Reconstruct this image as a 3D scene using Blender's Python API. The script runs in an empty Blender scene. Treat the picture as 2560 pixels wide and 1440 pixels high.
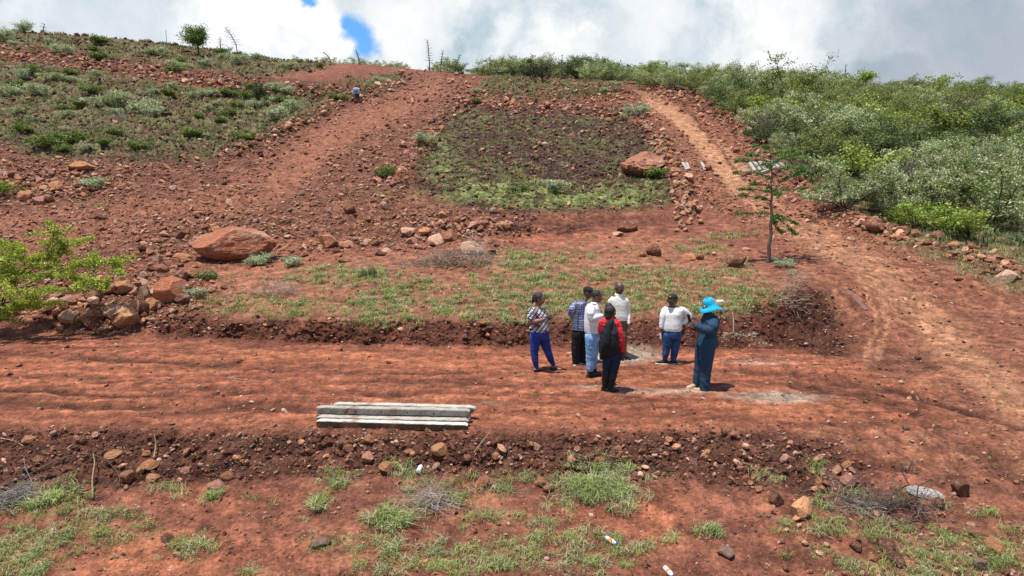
import bpy, math, random
import numpy as np
from mathutils import Vector, Matrix
random.seed(7)
RNG = np.random.default_rng(11)
SC = bpy.context.scene
COL = SC.collection
# ------------------------------------------------------------------ camera, light, sky
HC = 3.84; PITCH = math.radians(8.53); FPX = 1707.0
SP, CP = math.sin(PITCH), math.cos(PITCH)
cam = bpy.data.cameras.new('camera'); camo = bpy.data.objects.new('camera', cam); COL.objects.link(camo)
cam.sensor_width = 36; cam.lens = 36*FPX/2560; cam.clip_end = 5000; cam.clip_start = .1
camo.location = (0, 0, HC); camo.rotation_euler = (math.pi/2-PITCH, 0, 0)
SC.camera = camo
SUN_EL, SUN_AZ = math.radians(76), math.radians(-118)      # azimuth from +Y (away from the camera), to the left
sd = Vector((math.sin(SUN_AZ)*math.cos(SUN_EL), math.cos(SUN_AZ)*math.cos(SUN_EL), math.sin(SUN_EL)))
sun = bpy.data.lights.new('sun', 'SUN'); suno = bpy.data.objects.new('sun', sun); COL.objects.link(suno)
sun.energy = 4.9; sun.angle = math.radians(0.9); sun.color = (1, .95, .87)
suno.rotation_euler = sd.to_track_quat('Z', 'Y').to_euler()
SC.view_settings.view_transform = 'Standard'; SC.view_settings.look = 'None'
SC.view_settings.gamma = 1; SC.view_settings.exposure = 0.78
SC.cycles.max_bounces = 5; SC.cycles.diffuse_bounces = 2; SC.cycles.glossy_bounces = 2
SC.cycles.transparent_max_bounces = 6
def pdir(u, v):
    a = (u-1280)/FPX; b = (720-v)/FPX
    d = np.array([a, CP+b*SP, -SP+b*CP]); return d/np.linalg.norm(d)
class NT:
    """small node-tree helper"""
    def __init__(s, nt): s.t = nt; nt.nodes.clear()
    def n(s, typ, **kw):
        nd = s.t.nodes.new(typ)
        for k, v in kw.items():
            if k.startswith('i_'):
                key = k[2:]; key = int(key) if key.isdigit() else key.replace('_', ' ')
                s.put(nd.inputs[key], v)
            else: setattr(nd, k, v)
        return nd
    def put(s, sock, v):
        if hasattr(v, 'links') or isinstance(v, bpy.types.NodeSocket): s.t.links.new(v, sock)
        elif isinstance(v, bpy.types.Node): s.t.links.new(v.outputs[0], sock)
        else:
            if isinstance(v, (tuple, list)) and len(v) == 3 and sock.type == 'RGBA': v = (*v, 1)
            sock.default_value = v
    def math(s, op, a, b=None, c=None, clamp=False):
        nd = s.t.nodes.new('ShaderNodeMath'); nd.operation = op; nd.use_clamp = clamp
        s.put(nd.inputs[0], a)
        if b is not None: s.put(nd.inputs[1], b)
        if c is not None: s.put(nd.inputs[2], c)
        return nd.outputs[0]
    def mix(s, f, a, b, mode='MIX'):
        nd = s.t.nodes.new('ShaderNodeMix'); nd.data_type = 'RGBA'; nd.blend_type = mode
        s.put(nd.inputs[0], f); s.put(nd.inputs[6], a); s.put(nd.inputs[7], b)
        return nd.outputs[2]
    def noise(s, vec, scale, detail=4, rough=.55, dist=0., out=0):
        nd = s.t.nodes.new('ShaderNodeTexNoise')
        if vec is not None: s.put(nd.inputs['Vector'], vec)
        nd.inputs['Scale'].default_value = scale; nd.inputs['Detail'].default_value = detail
        nd.inputs['Roughness'].default_value = rough; nd.inputs['Distortion'].default_value = dist
        return nd.outputs[out]
    def ramp(s, f, stops):
        nd = s.t.nodes.new('ShaderNodeValToRGB'); s.put(nd.inputs[0], f)
        e = nd.color_ramp.elements
        while len(e) > 1: e.remove(e[-1])
        e[0].position = stops[0][0]; e[0].color = (*stops[0][1], 1)
        for p, c in stops[1:]:
            q = e.new(p); q.color = (*c, 1)
        return nd.outputs[0]
    def sstep(s, x, lo, hi):
        nd = s.t.nodes.new('ShaderNodeMapRange'); nd.interpolation_type = 'SMOOTHSTEP'
        s.put(nd.inputs[0], x); nd.inputs[1].default_value = lo; nd.inputs[2].default_value = hi
        nd.inputs[3].default_value = 0; nd.inputs[4].default_value = 1
        return nd.outputs[0]
W = bpy.data.worlds.new('World'); SC.world = W; W.use_nodes = True
def sky():
    T = NT(W.node_tree)
    tc = T.n('ShaderNodeTexCoord').outputs['Generated']
    sk = T.n('ShaderNodeTexSky'); sk.sky_type = 'NISHITA'; sk.sun_disc = False
    sk.sun_elevation = SUN_EL; sk.sun_rotation = SUN_AZ; sk.air_density = 1.0; sk.dust_density = .4
    hs = T.n('ShaderNodeHueSaturation'); hs.inputs['Saturation'].default_value = 1.3; hs.inputs['Value'].default_value = .8
    T.put(hs.inputs['Color'], sk.outputs[0]); blue = hs.outputs[0]
    # billow-distorted direction
    n1 = T.noise(tc, 5, 6, .55, out=1)
    vs = T.n('ShaderNodeVectorMath', operation='SUBTRACT'); T.put(vs.inputs[0], n1); vs.inputs[1].default_value = (.5, .5, .5)
    n2_ = T.noise(tc, 26, 5, .6, out=1); vs2 = T.n('ShaderNodeVectorMath', operation='SUBTRACT'); T.put(vs2.inputs[0], n2_); vs2.inputs[1].default_value = (.5, .5, .5)
    mul_ = T.n('ShaderNodeVectorMath', operation='SCALE'); T.put(mul_.inputs[0], vs2); mul_.inputs['Scale'].default_value = .35
    add_ = T.n('ShaderNodeVectorMath', operation='ADD'); T.put(add_.inputs[0], vs); T.put(add_.inputs[1], mul_); vs = add_
    def warped(k):
        sc_ = T.n('ShaderNodeVectorMath', operation='SCALE'); T.put(sc_.inputs[0], vs); sc_.inputs['Scale'].default_value = k
        ad = T.n('ShaderNodeVectorMath', operation='ADD'); T.put(ad.inputs[0], tc); T.put(ad.inputs[1], sc_)
        nm = T.n('ShaderNodeVectorMath', operation='NORMALIZE'); T.put(nm.inputs[0], ad); return nm.outputs[0]
    wa = warped(.10); wb = warped(.22); wg = warped(.045)
    def blob(u, v, rin, rout, w):
        d = T.n('ShaderNodeVectorMath', operation='DISTANCE'); T.put(d.inputs[0], w)
        d.inputs[1].default_value = tuple(pdir(u, v))
        mr = T.sstep(d.outputs['Value'], rout/FPX, rin/FPX)
        return mr
    def mx(*a):
        r = a[0]
        for b in a[1:]: r = T.math('MAXIMUM', r, b)
        return r
    nb = T.noise(tc, 3.6, 10, .62, .3)
    nb2 = T.noise(wb, 9, 6, .6)
    comb = T.math('ADD', T.math('MULTIPLY', nb, .6), T.math('MULTIPLY', nb2, .4))
    K = 6.0   # cloud radiance before the 0.1 background strength
    g = lambda c: tuple(K*x for x in c)
    cloud = T.ramp(comb, [(.36, (.36, .47, .56)), (.45, (.53, .64, .71)), (.52, (.76, .82, .86)), (.58, (.97, .98, .98))])
    wh_ = lambda *q: None
    white = mx(blob(690, 60, 120, 170, wa), blob(590, 10, 60, 170, wa), blob(800, 95, 62, 84, wa), blob(770, 135, 60, 85, wa), blob(730,10,50,75,wa), blob(500, 90, 20, 110, wa))
    whitesoft = mx(blob(985, 60, 30, 170, wb), blob(990, 130, 10, 80, wa), blob(1275, 75, 0, 75, wb), blob(1260, 120, 0, 55, wb), blob(1620, 60, 0, 150, wb), blob(2350, 200, 0, 90, wb), blob(60, 5, 0, 80, wb), blob(1950,10,0,160,wb))
    cl = T.mix(T.math('MULTIPLY', whitesoft, .75), cloud, (.97, .98, 1.0))
    wtex = T.ramp(T.noise(wa, 16, 9, .66), [(.32, (.80, .86, .91)), (.46, (.97, .99, 1.0)), (.55, (1.06, 1.06, 1.06))])
    cl = T.mix(white, cl, wtex)
    dark = mx(blob(2480, 90, 20, 420, wb), blob(2250, 150, 0, 190, wb))
    cl = T.mix(T.math('MULTIPLY', dark, .78), cl, (.30, .37, .46))
    greyl = blob(250, 70, 0, 260, wb)
    cl = T.mix(T.math('MULTIPLY', greyl, .55), cl, (.66, .74, .82))
    cl = T.mix(1.0, cl, (K, K, K), 'MULTIPLY')
    gap = mx(*[blob(u_, v_, r_*.30, r_*1.12, wa) for u_, v_, r_ in ((776,-10,24),(786,-4,20),(876,66,26),(892,84,38),(908,98,44),(914,118,42),(912,136,36))])
    bl = T.mix(.7, blue, (.9, 2.9, 6.6))
    # broken cover overhead and behind the camera: more blue there
    sep = T.n('ShaderNodeSeparateXYZ'); T.put(sep.inputs[0], tc)
    hi = T.math('MULTIPLY', T.sstep(sep.outputs[2], .36, .62), T.sstep(nb, .62, .44))
    cl2 = T.mix(T.math('MULTIPLY', T.sstep(sep.outputs[2], .3, .6), .45), cl, blue)
    col = T.mix(mx(gap, hi), cl2, bl)
    bg = T.n('ShaderNodeBackground'); T.put(bg.inputs[0], col); bg.inputs[1].default_value = .1
    out = T.n('ShaderNodeOutputWorld'); T.t.links.new(bg.outputs[0], out.inputs[0])
sky()
# ------------------------------------------------------------------ numpy noise
def _hash(ix, iy, seed):
    h = (ix.astype(np.int64)*374761393 + iy.astype(np.int64)*668265263 + seed*2147483647) & 0xffffffff
    h = ((h ^ (h >> 13))*1274126177) & 0xffffffff
    h = h ^ (h >> 16)
    return h
def perlin(x, y, seed=0):
    x = np.asarray(x, float); y = np.asarray(y, float)
    x0 = np.floor(x); y0 = np.floor(y); fx = x-x0; fy = y-y0
    def g(ix, iy, dx, dy):
        a = _hash(ix, iy, seed)*(2*np.pi/4294967296.0)
        return np.cos(a)*dx + np.sin(a)*dy
    u = fx*fx*fx*(fx*(fx*6-15)+10); v = fy*fy*fy*(fy*(fy*6-15)+10)
    a = g(x0, y0, fx, fy); b = g(x0+1, y0, fx-1, fy); c = g(x0, y0+1, fx, fy-1); d = g(x0+1, y0+1, fx-1, fy-1)
    return 1.4*((a*(1-u)+b*u)*(1-v) + (c*(1-u)+d*u)*v)
def fbm(x, y, seed=0, octv=4, gain=.5, lac=2.03):
    s = 0; a = 1; t = 0
    for i in range(octv):
        s = s + a*perlin(x, y, seed+i*17); t += a; a *= gain; x = x*lac+3.1; y = y*lac-1.7
    return s/t
def fbm3(P, seed=0, octv=4, gain=.55):
    return (fbm(P[:, 0], P[:, 1]+.37*P[:, 2], seed, octv, gain)+fbm(P[:, 1]+5.2, P[:, 2]-.31*P[:, 0], seed+7, octv, gain)+fbm(P[:, 2]-3.1, P[:, 0]+.29*P[:, 1], seed+13, octv, gain))/1.9
def sstep(x, lo, hi):
    t = np.clip((x-lo)/(hi-lo), 0, 1); return t*t*(3-2*t)
# ------------------------------------------------------------------ mesh helpers
def np_mesh(name, V, F, colors=None, smooth=False, fcol=None, uv=None):
    """V (n,3); F list of int arrays (m,k) -> mesh; colors per vertex (n,3|4); fcol per face"""
    me = bpy.data.meshes.new(name)
    if not isinstance(F, list): F = [F]
    F = [np.asarray(f, np.int32) for f in F if len(f)]
    V = np.asarray(V, np.float32)
    me.vertices.add(len(V)); me.vertices.foreach_set('co', V.ravel())
    nl = sum(f.size for f in F); nf = sum(len(f) for f in F)
    me.loops.add(nl); me.loops.foreach_set('vertex_index', np.concatenate([f.ravel() for f in F]))
    me.polygons.add(nf)
    ks = np.concatenate([np.full(len(f), f.shape[1], np.int32) for f in F])
    st = np.concatenate([[0], np.cumsum(ks)[:-1]]).astype(np.int32)
    me.polygons.foreach_set('loop_start', st)
    me.polygons.foreach_set('use_smooth', np.full(nf, smooth, bool))
    me.update(calc_edges=True)
    if colors is not None:
        at_ = me.color_attributes.new('tint', 'FLOAT_COLOR', 'POINT')
        c = np.ones((len(V), 4), np.float32); c[:, :colors.shape[1]] = colors
        at_.data.foreach_set('color', c.ravel())
    return me
def link(name, me, mat=None, parent=None, loc=None):
    o = bpy.data.objects.new(name, me); COL.objects.link(o)
    if mat is not None and me is not None and not me.materials: me.materials.append(mat)
    if parent is not None: o.parent = parent
    if loc is not None: o.location = loc
    return o
def tag(o, label=None, cat=None, group=None, kind=None):
    if label: o['label'] = label
    if cat: o['category'] = cat
    if group: o['group'] = group
    if kind: o['kind'] = kind
    return o
def empty(name, loc, rz=0):
    o = bpy.data.objects.new(name, None); COL.objects.link(o); o.location = loc; o.rotation_euler = (0, 0, rz)
    o.empty_display_size = .1
    return o
def copy_thing(o):
    r = o.copy(); COL.objects.link(r)
    for ch in list(o.children):
        c = ch.copy(); COL.objects.link(c); c.parent = r
        c.matrix_parent_inverse = ch.matrix_parent_inverse.copy()
        for g in list(ch.children):
            d = g.copy(); COL.objects.link(d); d.parent = c
    return r
class MB:
    """collects verts/faces of several shapes into one mesh"""
    def __init__(s): s.v = []; s.f3 = []; s.f4 = []; s.c = []; s.n = 0
    def add(s, V, F, col=None):
        V = np.asarray(V, float); F = np.asarray(F, int)
        (s.f3 if F.shape[1] == 3 else s.f4).append(F+s.n)
        s.v.append(V); s.n += len(V)
        if col is None: col = (1, 1, 1)
        col = np.asarray(col, float)
        s.c.append(np.broadcast_to(col, (len(V), 3)) if col.ndim == 1 else col)
    def tube(s, pts, rad, n=6, col=None, flat=1.0):
        pts = np.asarray(pts, float); m = len(pts); rad = np.broadcast_to(rad, (m,))
        tg = np.gradient(pts, axis=0); tg /= (np.linalg.norm(tg, axis=1)[:, None]+1e-9)
        ref = np.array([0, 0, 1.]) if abs(tg[0][2]) < .9 else np.array([1., 0, 0])
        a0 = np.cross(tg[0], ref); a0 /= np.linalg.norm(a0)
        V = []
        for i in range(m):
            a0 = a0-tg[i]*np.dot(a0, tg[i]); a0 /= (np.linalg.norm(a0)+1e-9); b0 = np.cross(tg[i], a0)
            th = np.arange(n)*2*np.pi/n
            V.append(pts[i]+rad[i]*(np.cos(th)[:, None]*a0+flat*np.sin(th)[:, None]*b0))
        V = np.concatenate(V+[pts[:1], pts[-1:]])
        i = np.arange(m-1)[:, None]*n; j = np.arange(n)[None]; j2 = (j+1) % n
        Q = np.stack([i+j, i+j2, i+n+j2, i+n+j], -1).reshape(-1, 4)
        s.add(V, Q, col)
        base = s.n-len(V); k = np.arange(n); k2 = (k+1) % n
        s.f3.append(np.stack([k2, k, np.full(n, m*n)], -1)+base)
        s.f3.append(np.stack([(m-1)*n+k, (m-1)*n+k2, np.full(n, m*n+1)], -1)+base)
    def ball(s, c, r, col=None, lev=2, rot=None):
        V, F = ICO[lev]; P = V*np.asarray(r, float)
        if rot is not None: P = P @ np.asarray(rot).T
        s.add(P+np.asarray(c, float), F, col)
    def box(s, c, h, rot=None, col=None):
        P = np.array([[x, y, z] for x in (-1, 1) for y in (-1, 1) for z in (-1, 1)], float)*np.asarray(h, float)
        if rot is not None: P = P @ np.asarray(rot).T
        s.add(P+np.asarray(c, float), [[0, 1, 3, 2], [4, 6, 7, 5], [0, 4, 5, 1], [2, 3, 7, 6], [0, 2, 6, 4], [1, 5, 7, 3]], col)
    def mesh(s, name, smooth=False):
        V = np.concatenate(s.v); F = []
        if s.f3: F.append(np.concatenate(s.f3))
        if s.f4: F.append(np.concatenate(s.f4))
        return np_mesh(name, V, F, np.concatenate(s.c), smooth)
def _ico(n):
    import bmesh
    bm = bmesh.new(); bmesh.ops.create_icosphere(bm, subdivisions=n, radius=1)
    V = np.array([v.co[:] for v in bm.verts]); F = np.array([[v.index for v in f.verts] for f in bm.faces]); bm.free()
    return V, F
ICO = {k: _ico(k) for k in (1, 2, 3, 4, 5)}
def sr(c):
    """sRGB 0..255 -> linear"""
    c = np.asarray(c, float)/255
    return np.where(c <= .04045, c/12.92, ((c+.055)/1.055)**2.4)
def S(r, g, b): return tuple(float(x) for x in sr((r, g, b)))
# ------------------------------------------------------------------ terrain: one heightfield sheet
# feature curves across the slope; every curve is a polyline in view angle with a height or a distance
UK = np.array([-700, 0, 400, 700, 900, 1280, 1650, 1850, 1990, 2120, 2300, 2560, 3260], float)
def bq(v): return (720-np.asarray(v, float))/FPX
def slope(v): b = bq(v); return (-SP+b*CP)/(CP+b*SP)
ROWS = [  # (mode, v per UK, value per UK)
 ('z', [1440]*13, [-.78,-.78,-.78,-.78,-.78,-.78,-.78,-.78,-.78,-.76,-.76,-.74,-.7]),
 ('z', [1225,1220,1215,1195,1180,1185,1195,1215,1235,1240,1230,1200,1180], [-.46,-.46,-.45,-.43,-.40,-.42,-.42,-.42,-.42,-.42,-.40,-.34,-.3]),
 ('z', [1060,1066,1070,1078,1080,1082,1080,1075,1075,1085,1080,1060,1040], [-.02,-.02,0,0,0,0,0,0,-.03,-.08,-.08,-.02,0]),
 ('z', [850,838,838,852,860,866,868,868,862,858,860,860,860], [.1,.06,.05,.04,.03,.02,.02,.03,.05,.1,.18,.30,.4]),
 ('Y', [800,800,805,805,800,800,798,770,722,735,772,780,780], [18.0,17.9,17.5,16.7,16.6,16.6,16.7,16.9,17.3,17.9,17.9,18.0,18.0]),
 ('Y', [690,690,700,700,690,695,695,680,670,670,690,700,700], [21.0,21.0,20.4,19.9,20,20,20,20.2,20.3,20.3,20.2,20.2,20.2]),
 ('Y', [640,640,650,640,610,598,588,590,590,590,605,620,620], [23.2,23.2,22.8,23,24.4,25,25.2,25,25,25,24.4,23.8,23.8]),
 ('Y', [525,525,535,545,545,540,538,530,525,525,540,545,545], [28.5,28.5,28.2,27.8,27.6,27.6,27.7,28,28,28,27.5,27.2,27]),
 ('Y', [395,398,405,405,405,405,405,405,405,405,425,440,440], [37,37,36.5,36.5,36.5,36.5,36.5,36.5,36.5,36.5,36,36,36]),
 ('Y', [285,290,305,310,312,310,305,305,310,320,340,360,370], [48,48,47,47,47,47,48,48,48,48,48,48,48]),
 ('Y', [185,190,205,235,248,242,236,240,252,262,280,300,310], [60,60,60,59,58,59,62,62,62,62,62,62,62]),
 ('Y', [60,72,104,145,158,190,205,215,228,236,245,256,262], [86,86,86,85,85,85,88,88,88,88,88,88,88]),
]
RY = [np.full(13, 2.5)]; RZ = [np.full(13, -1.9)]
for mode, vv, val in ROWS:
    sl = slope(vv); val = np.array(val, float)
    if mode == 'z': Yv = (val-HC)/sl; Zv = val
    else: Yv = val; Zv = HC+sl*val
    RY.append(Yv); RZ.append(Zv)
RY.append(RY[-1]+25); RZ.append(RZ[-1]+1.2)
RY.append(RY[-1]+70); RZ.append(RZ[-1]-2)
RY.append(RY[-1]+900); RZ.append(RZ[-1]-60)
RY = np.array(RY); RZ = np.array(RZ)
def pchip(xk, yk, x):
    """monotone cubic on axis 0 of yk"""
    h = np.diff(xk)[:, None]; d = np.diff(yk, axis=0)/h
    m = np.zeros_like(yk); 
    w1 = 2*h[1:]+h[:-1]; w2 = h[1:]+2*h[:-1]
    with np.errstate(all='ignore'):
        mm = (w1+w2)/(w1/d[:-1]+w2/d[1:])
    m[1:-1] = np.where(d[:-1]*d[1:] > 0, mm, 0); m[0] = d[0]; m[-1] = d[-1]
    i = np.clip(np.searchsorted(xk, x, side='right')-1, 0, len(xk)-2)
    t = ((x-xk[i])/(xk[i+1]-xk[i]))[:, None]; hh = h[i]
    return ((2*t**3-3*t**2+1)*yk[i]+(t**3-2*t**2+t)*hh*m[i]+(-2*t**3+3*t**2)*yk[i+1]+(t**3-t**2)*hh*m[i+1])
ucols = np.concatenate([np.linspace(-700, -60, 90, endpoint=False), np.linspace(-60, 2620, 1160, endpoint=False), np.linspace(2620, 3260, 91)])
NU = len(ucols)
GY = pchip(UK, RY.T, ucols).T      # (rows, NU)
GZ = pchip(UK, RZ.T, ucols).T
# ragged edges of the banks
for r, amp in ((2, .16), (3, .26), (4, .30), (5, .38), (7, .3), (8, .5), (9, .5)):
    GY[r] += amp*(fbm(ucols/90, np.full(NU, r*7.3), 5, 4, .6))*1.6
cnt = [60, 150, 95, 130, 60, 62, 50, 60, 78, 62, 46, 62, 12, 6, 6]
rr = []; 
for i, c in enumerate(cnt): rr.append(i+np.arange(c)/c)
rr = np.concatenate(rr+[[len(cnt)]])
i0 = np.clip(np.floor(rr).astype(int), 0, len(RY)-2); tt = (rr-i0)[:, None]
# cubic in the upper hill, straight segments at the banks
Yc = GY[i0]*(1-tt)+GY[i0+1]*tt
Zg = np.empty_like(Yc)
for j in range(NU):
    pass
lin = GZ[i0]*(1-tt)+GZ[i0+1]*tt
ker = np.ones(9)/9
def smooth_rows(A, k):
    P = np.pad(A, ((k, k), (0, 0)), mode='edge'); c = np.cumsum(np.vstack([np.zeros((1, A.shape[1])), P]), axis=0)
    return (c[2*k+1:]-c[:-(2*k+1)])/(2*k+1)
Zs = smooth_rows(smooth_rows(lin, 9), 9)
far = sstep(Yc, 26, 34); Zg = smooth_rows(lin, 3)*(1-far)+Zs*far
tz = (Zg-HC)/Yc
Bg = (SP+tz*CP)/(CP-tz*SP)
Ag = ((ucols-1280)/FPX)[None]
Xg = Yc*Ag/(CP+Bg*SP)
Vg = 720-Bg*FPX; Ug = np.broadcast_to(ucols[None], Vg.shape)
NR = len(rr)
# ---- masks in a raster over (u, v)
MU0, MV0, MST = -720, -20, 4
MW, MH = 1000, 400
mu = MU0+MST*(np.arange(MW)+.5); mv = MV0+MST*(np.arange(MH)+.5)
MUg, MVg = np.meshgrid(mu, mv)
def blur(A, k):
    if k <= 0: return A
    for _ in range(2):
        P = np.pad(A, ((k, k), (0, 0)), mode='edge'); c = np.cumsum(np.vstack([np.zeros((1, P.shape[1])), P]), axis=0); A = (c[2*k+1:]-c[:-(2*k+1)])/(2*k+1)
        P = np.pad(A, ((0, 0), (k, k)), mode='edge'); c = np.cumsum(np.hstack([np.zeros((P.shape[0], 1)), P]), axis=1); A = (c[:, 2*k+1:]-c[:, :-(2*k+1)])/(2*k+1)
    return A
def poly(pts, soft=2):
    pts = np.array(pts, float); x, y = MUg, MVg; ins = np.zeros(x.shape, bool)
    n = len(pts)
    for i in range(n):
        x1, y1 = pts[i]; x2, y2 = pts[(i+1) % n]
        if y1 == y2: continue
        c = ((y1 > y) != (y2 > y)) & (x < (x2-x1)*(y-y1)/(y2-y1)+x1)
        ins ^= c
    return blur(ins.astype(float), soft)
def line(pts, w0, w1=None, soft=1.0):
    """distance mask round a polyline; width tapers from w0 to w1; vertical distances count more than horizontal when flat"""
    pts = np.array(pts, float); w1 = w0 if w1 is None else w1
    L = np.concatenate([[0], np.cumsum(np.linalg.norm(np.diff(pts, axis=0), axis=1))]); tot = L[-1]
    best = np.zeros(MUg.shape)
    for i in range(len(pts)-1):
        p, q = pts[i], pts[i+1]; d = q-p; l2 = (d**2).sum()
        t = np.clip(((MUg-p[0])*d[0]+(MVg-p[1])*d[1])/l2, 0, 1)
        dist = np.hypot(MUg-p[0]-t*d[0], MVg-p[1]-t*d[1])
        w = w0+(w1-w0)*(L[i]+t*(L[i+1]-L[i]))/tot
        best = np.maximum(best, 1-sstep(dist/w, 1-.5*soft, 1+.5*soft))
    return best
def ells(lst, soft=.5):
    m = np.zeros(MUg.shape)
    for e in lst:
        u, v, ru, rv = e[:4]; w = e[4] if len(e) > 4 else 1
        d = np.hypot((MUg-u)/ru, (MVg-v)/rv); m = np.maximum(m, w*(1-sstep(d, 1-soft, 1+soft)))
    return m
def samp(M, u, v):
    x = np.clip((np.asarray(u)-MU0)/MST-.5, 0, MW-1.001); y = np.clip((np.asarray(v)-MV0)/MST-.5, 0, MH-1.001)
    xi = x.astype(int); yi = y.astype(int); fx = x-xi; fy = y-yi
    return (M[yi, xi]*(1-fx)+M[yi, xi+1]*fx)*(1-fy)+(M[yi+1, xi]*(1-fx)+M[yi+1, xi+1]*fx)*fy
def at_rows(r, us): return np.interp(us, ucols, 0)
P_L_UP = [(-800,40),(0,70),(400,100),(700,140),(850,160),(700,185),(620,200),(330,155),(0,120),(-800,80)]
P_L_LOW = [(-800,90),(0,150),(250,180),(560,232),(640,215),(760,225),(900,195),(1010,185),(1020,205),(880,245),(830,265),(720,330),(620,375),(450,400),(100,385),(0,350),(-800,330)]
P_CEN = [(1125,268),(1200,262),(1570,278),(1625,360),(1650,400),(1672,440),(1682,512),(1500,526),(1230,532),(1075,490),(1030,466),(1070,350)]
P_CENTOP = [(1205,200),(1290,180),(1480,190),(1575,235),(1400,252),(1200,238)]
P_NEAR = [(470,690),(560,680),(700,655),(900,640),(1250,628),(1500,600),(1800,590),(1900,660),(1990,720),(1960,770),(1840,780),(1700,800),(1200,802),(900,808),(520,800),(430,740)]
P_SIDE = [(1575,228),(1640,222),(1720,250),(1860,340),(1960,440),(2100,535),(2300,640),(2450,710),(2700,800),(3300,900),(3300,1400),(2560,1320),(2300,1180),(2000,1090),(2000,880),(2120,860),(2090,780),(1990,690),(1930,600),(1850,560),(1740,500),(1700,440),(1650,330)]
P_SLOPE_L = [(-800,340),(0,352),(100,390),(450,405),(620,380),(880,250),(1020,190),(1200,180),(1180,240),(1100,290),(1040,380),(1000,450),(1060,500),(1230,540),(1300,590),(1000,625),(760,600),(480,600),(300,690),(60,800),(-800,800)]
M = {}
M['gL'] = np.maximum(poly(P_L_UP, 2), poly(P_L_LOW, 2))
M['gC'] = poly(P_CEN, 2); M['gT'] = poly(P_CENTOP, 1)
M['gN'] = poly(P_NEAR, 3)
M['side'] = poly(P_SIDE, 3)
M['slopeL'] = poly(P_SLOPE_L, 2)
M['wood'] = poly([(1560,196),(1700,215),(1800,260),(1880,330),(1960,400),(2040,480),(2200,550),(2350,600),(2560,640),(3300,660),(3300,150),(1200,150),(1280,185)], 3)
M['edgeR'] = poly([(2180,560),(2350,600),(2600,640),(3300,660),(3300,780),(2560,740),(2420,680),(2250,610)], 3)
M['track'] = np.maximum(line([(1590,236),(1680,285),(1750,350),(1800,410),(1850,465)], 9, 26), line([(1850,465),(1920,520),(2030,590),(2150,650),(2240,720),(2290,770),(2420,900),(2560,1010)], 27, 50)*.52)
M['track'] = np.maximum(M['track'], line([(1620,236),(1720,295),(1800,365),(1860,430)], 6, 12)*.7)
M['track'] = np.maximum(M['track'], line([(2180,690),(2210,750),(2222,820),(2190,890)], 9, 9)*.6); M['track'] = np.maximum(M['track'], line([(2150,690),(2186,770),(2190,830),(2160,890)], 7, 7)*.5)
M['track'] = np.maximum(M['track'], line([(2080,740),(2090,800)], 12, 12)*.5)
M['trL'] = np.maximum(line([(1090,215),(1010,262),(900,305),(820,345),(750,400),(700,460)], 10, 42), line([(640,198),(760,180),(870,162)], 12, 7))
M['road'] = poly([(-800,850),(300,845),(850,862),(1300,870),(2000,880),(2150,900),(2300,980),(2400,1050),(2300,1075),(1900,1062),(1600,1070),(700,1070),(0,1055),(-800,1050)], 3)
M['grey'] = ells([(1565,885,85,24,1), (1660,980,120,8,.8), (1950,992,110,13,1), (1850,985,60,7,.8), (1900,905,90,7,.5), (1500,968,90,6,.5),(1960,1000,90,10,.9),(1900,425,45,12,.9),(1230,1005,40,5,.4)])
M['bankF'] = poly([(-800,1075),(0,1075),(700,1080),(1300,1085),(1600,1082),(1900,1080),(2080,1100),(2180,1180),(2200,1230),(2000,1240),(1700,1200),(1300,1188),(900,1175),(600,1195),(300,1215),(-800,1225)], 3)
M['bankB'] = poly([(380,815),(500,790),(860,802),(1200,805),(1500,800),(1840,772),(1880,740),(1990,705),(2060,730),(2100,790),(2130,860),(2100,890),(1900,872),(1300,866),(850,858),(400,845)], 2)
M['dark'] = np.maximum(line([(-100,355),(60,372),(110,392),(300,402),(450,408),(600,385)], 11), ells([(350,1120,110,22,1),(60,1100,90,20,.7),(20,1240,60,20,.8),(2040,800,80,55,.95),(2090,860,70,30,.8),(1560,550,140,12,.8),(1470,555,120,9,.8),(2270,900,90,30,.8),(2250,1000,100,22,.6),(2150,960,120,20,.5)]))
M['dark'] = np.maximum(M['dark'], line([(2000,940),(2200,970),(2400,1100),(2560,1200)], 16, 22)*.7)
RUT = [([(-60,872),(200,893),(420,905),(600,911)],5),([(-60,973),(300,986),(620,984),(900,973)],3.5),([(-60,1000),(200,1016),(470,1018),(640,1010),(760,994),(880,984)],7),([(420,1013),(700,1008),(900,988),(1060,984)],4),([(1850,925),(2050,940),(2250,975),(2400,1020),(2560,1075)],5),([(1980,960),(2150,985),(2290,1030)],8),([(2090,1150),(2260,1168),(2420,1200),(2560,1245)],6),([(620,925),(900,931),(1180,930)],3),([(2350,1080),(2470,1130),(2580,1190)],6),([(1700,250),(1800,370),(1880,470),(1960,540)],3)]
M['rut'] = np.max([line(p_, w_*1.25, w_*1.25, 1.4) for p_, w_ in RUT], axis=0)
M['dark'] = np.maximum(M['dark'], line([(2080,1150),(2250,1170),(2560,1230)], 8, 10)*.5)
M['orange'] = ells([(1500,590,160,10,.9),(1000,900,500,22,.7),(400,905,380,14,.7),(1600,1290,150,60,.8),(420,1400,260,70,.8),(700,700,160,60,.5),(1900,900,200,30,.5),(1100,1000,500,14,.35),(1250,650,250,16,.6),(1700,1060,300,14,.5),(1480,600,300,12,.5),(2100,940,250,40,.5),(130,910,100,10,.5),(560,1250,160,60,.4)], .7)
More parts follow.
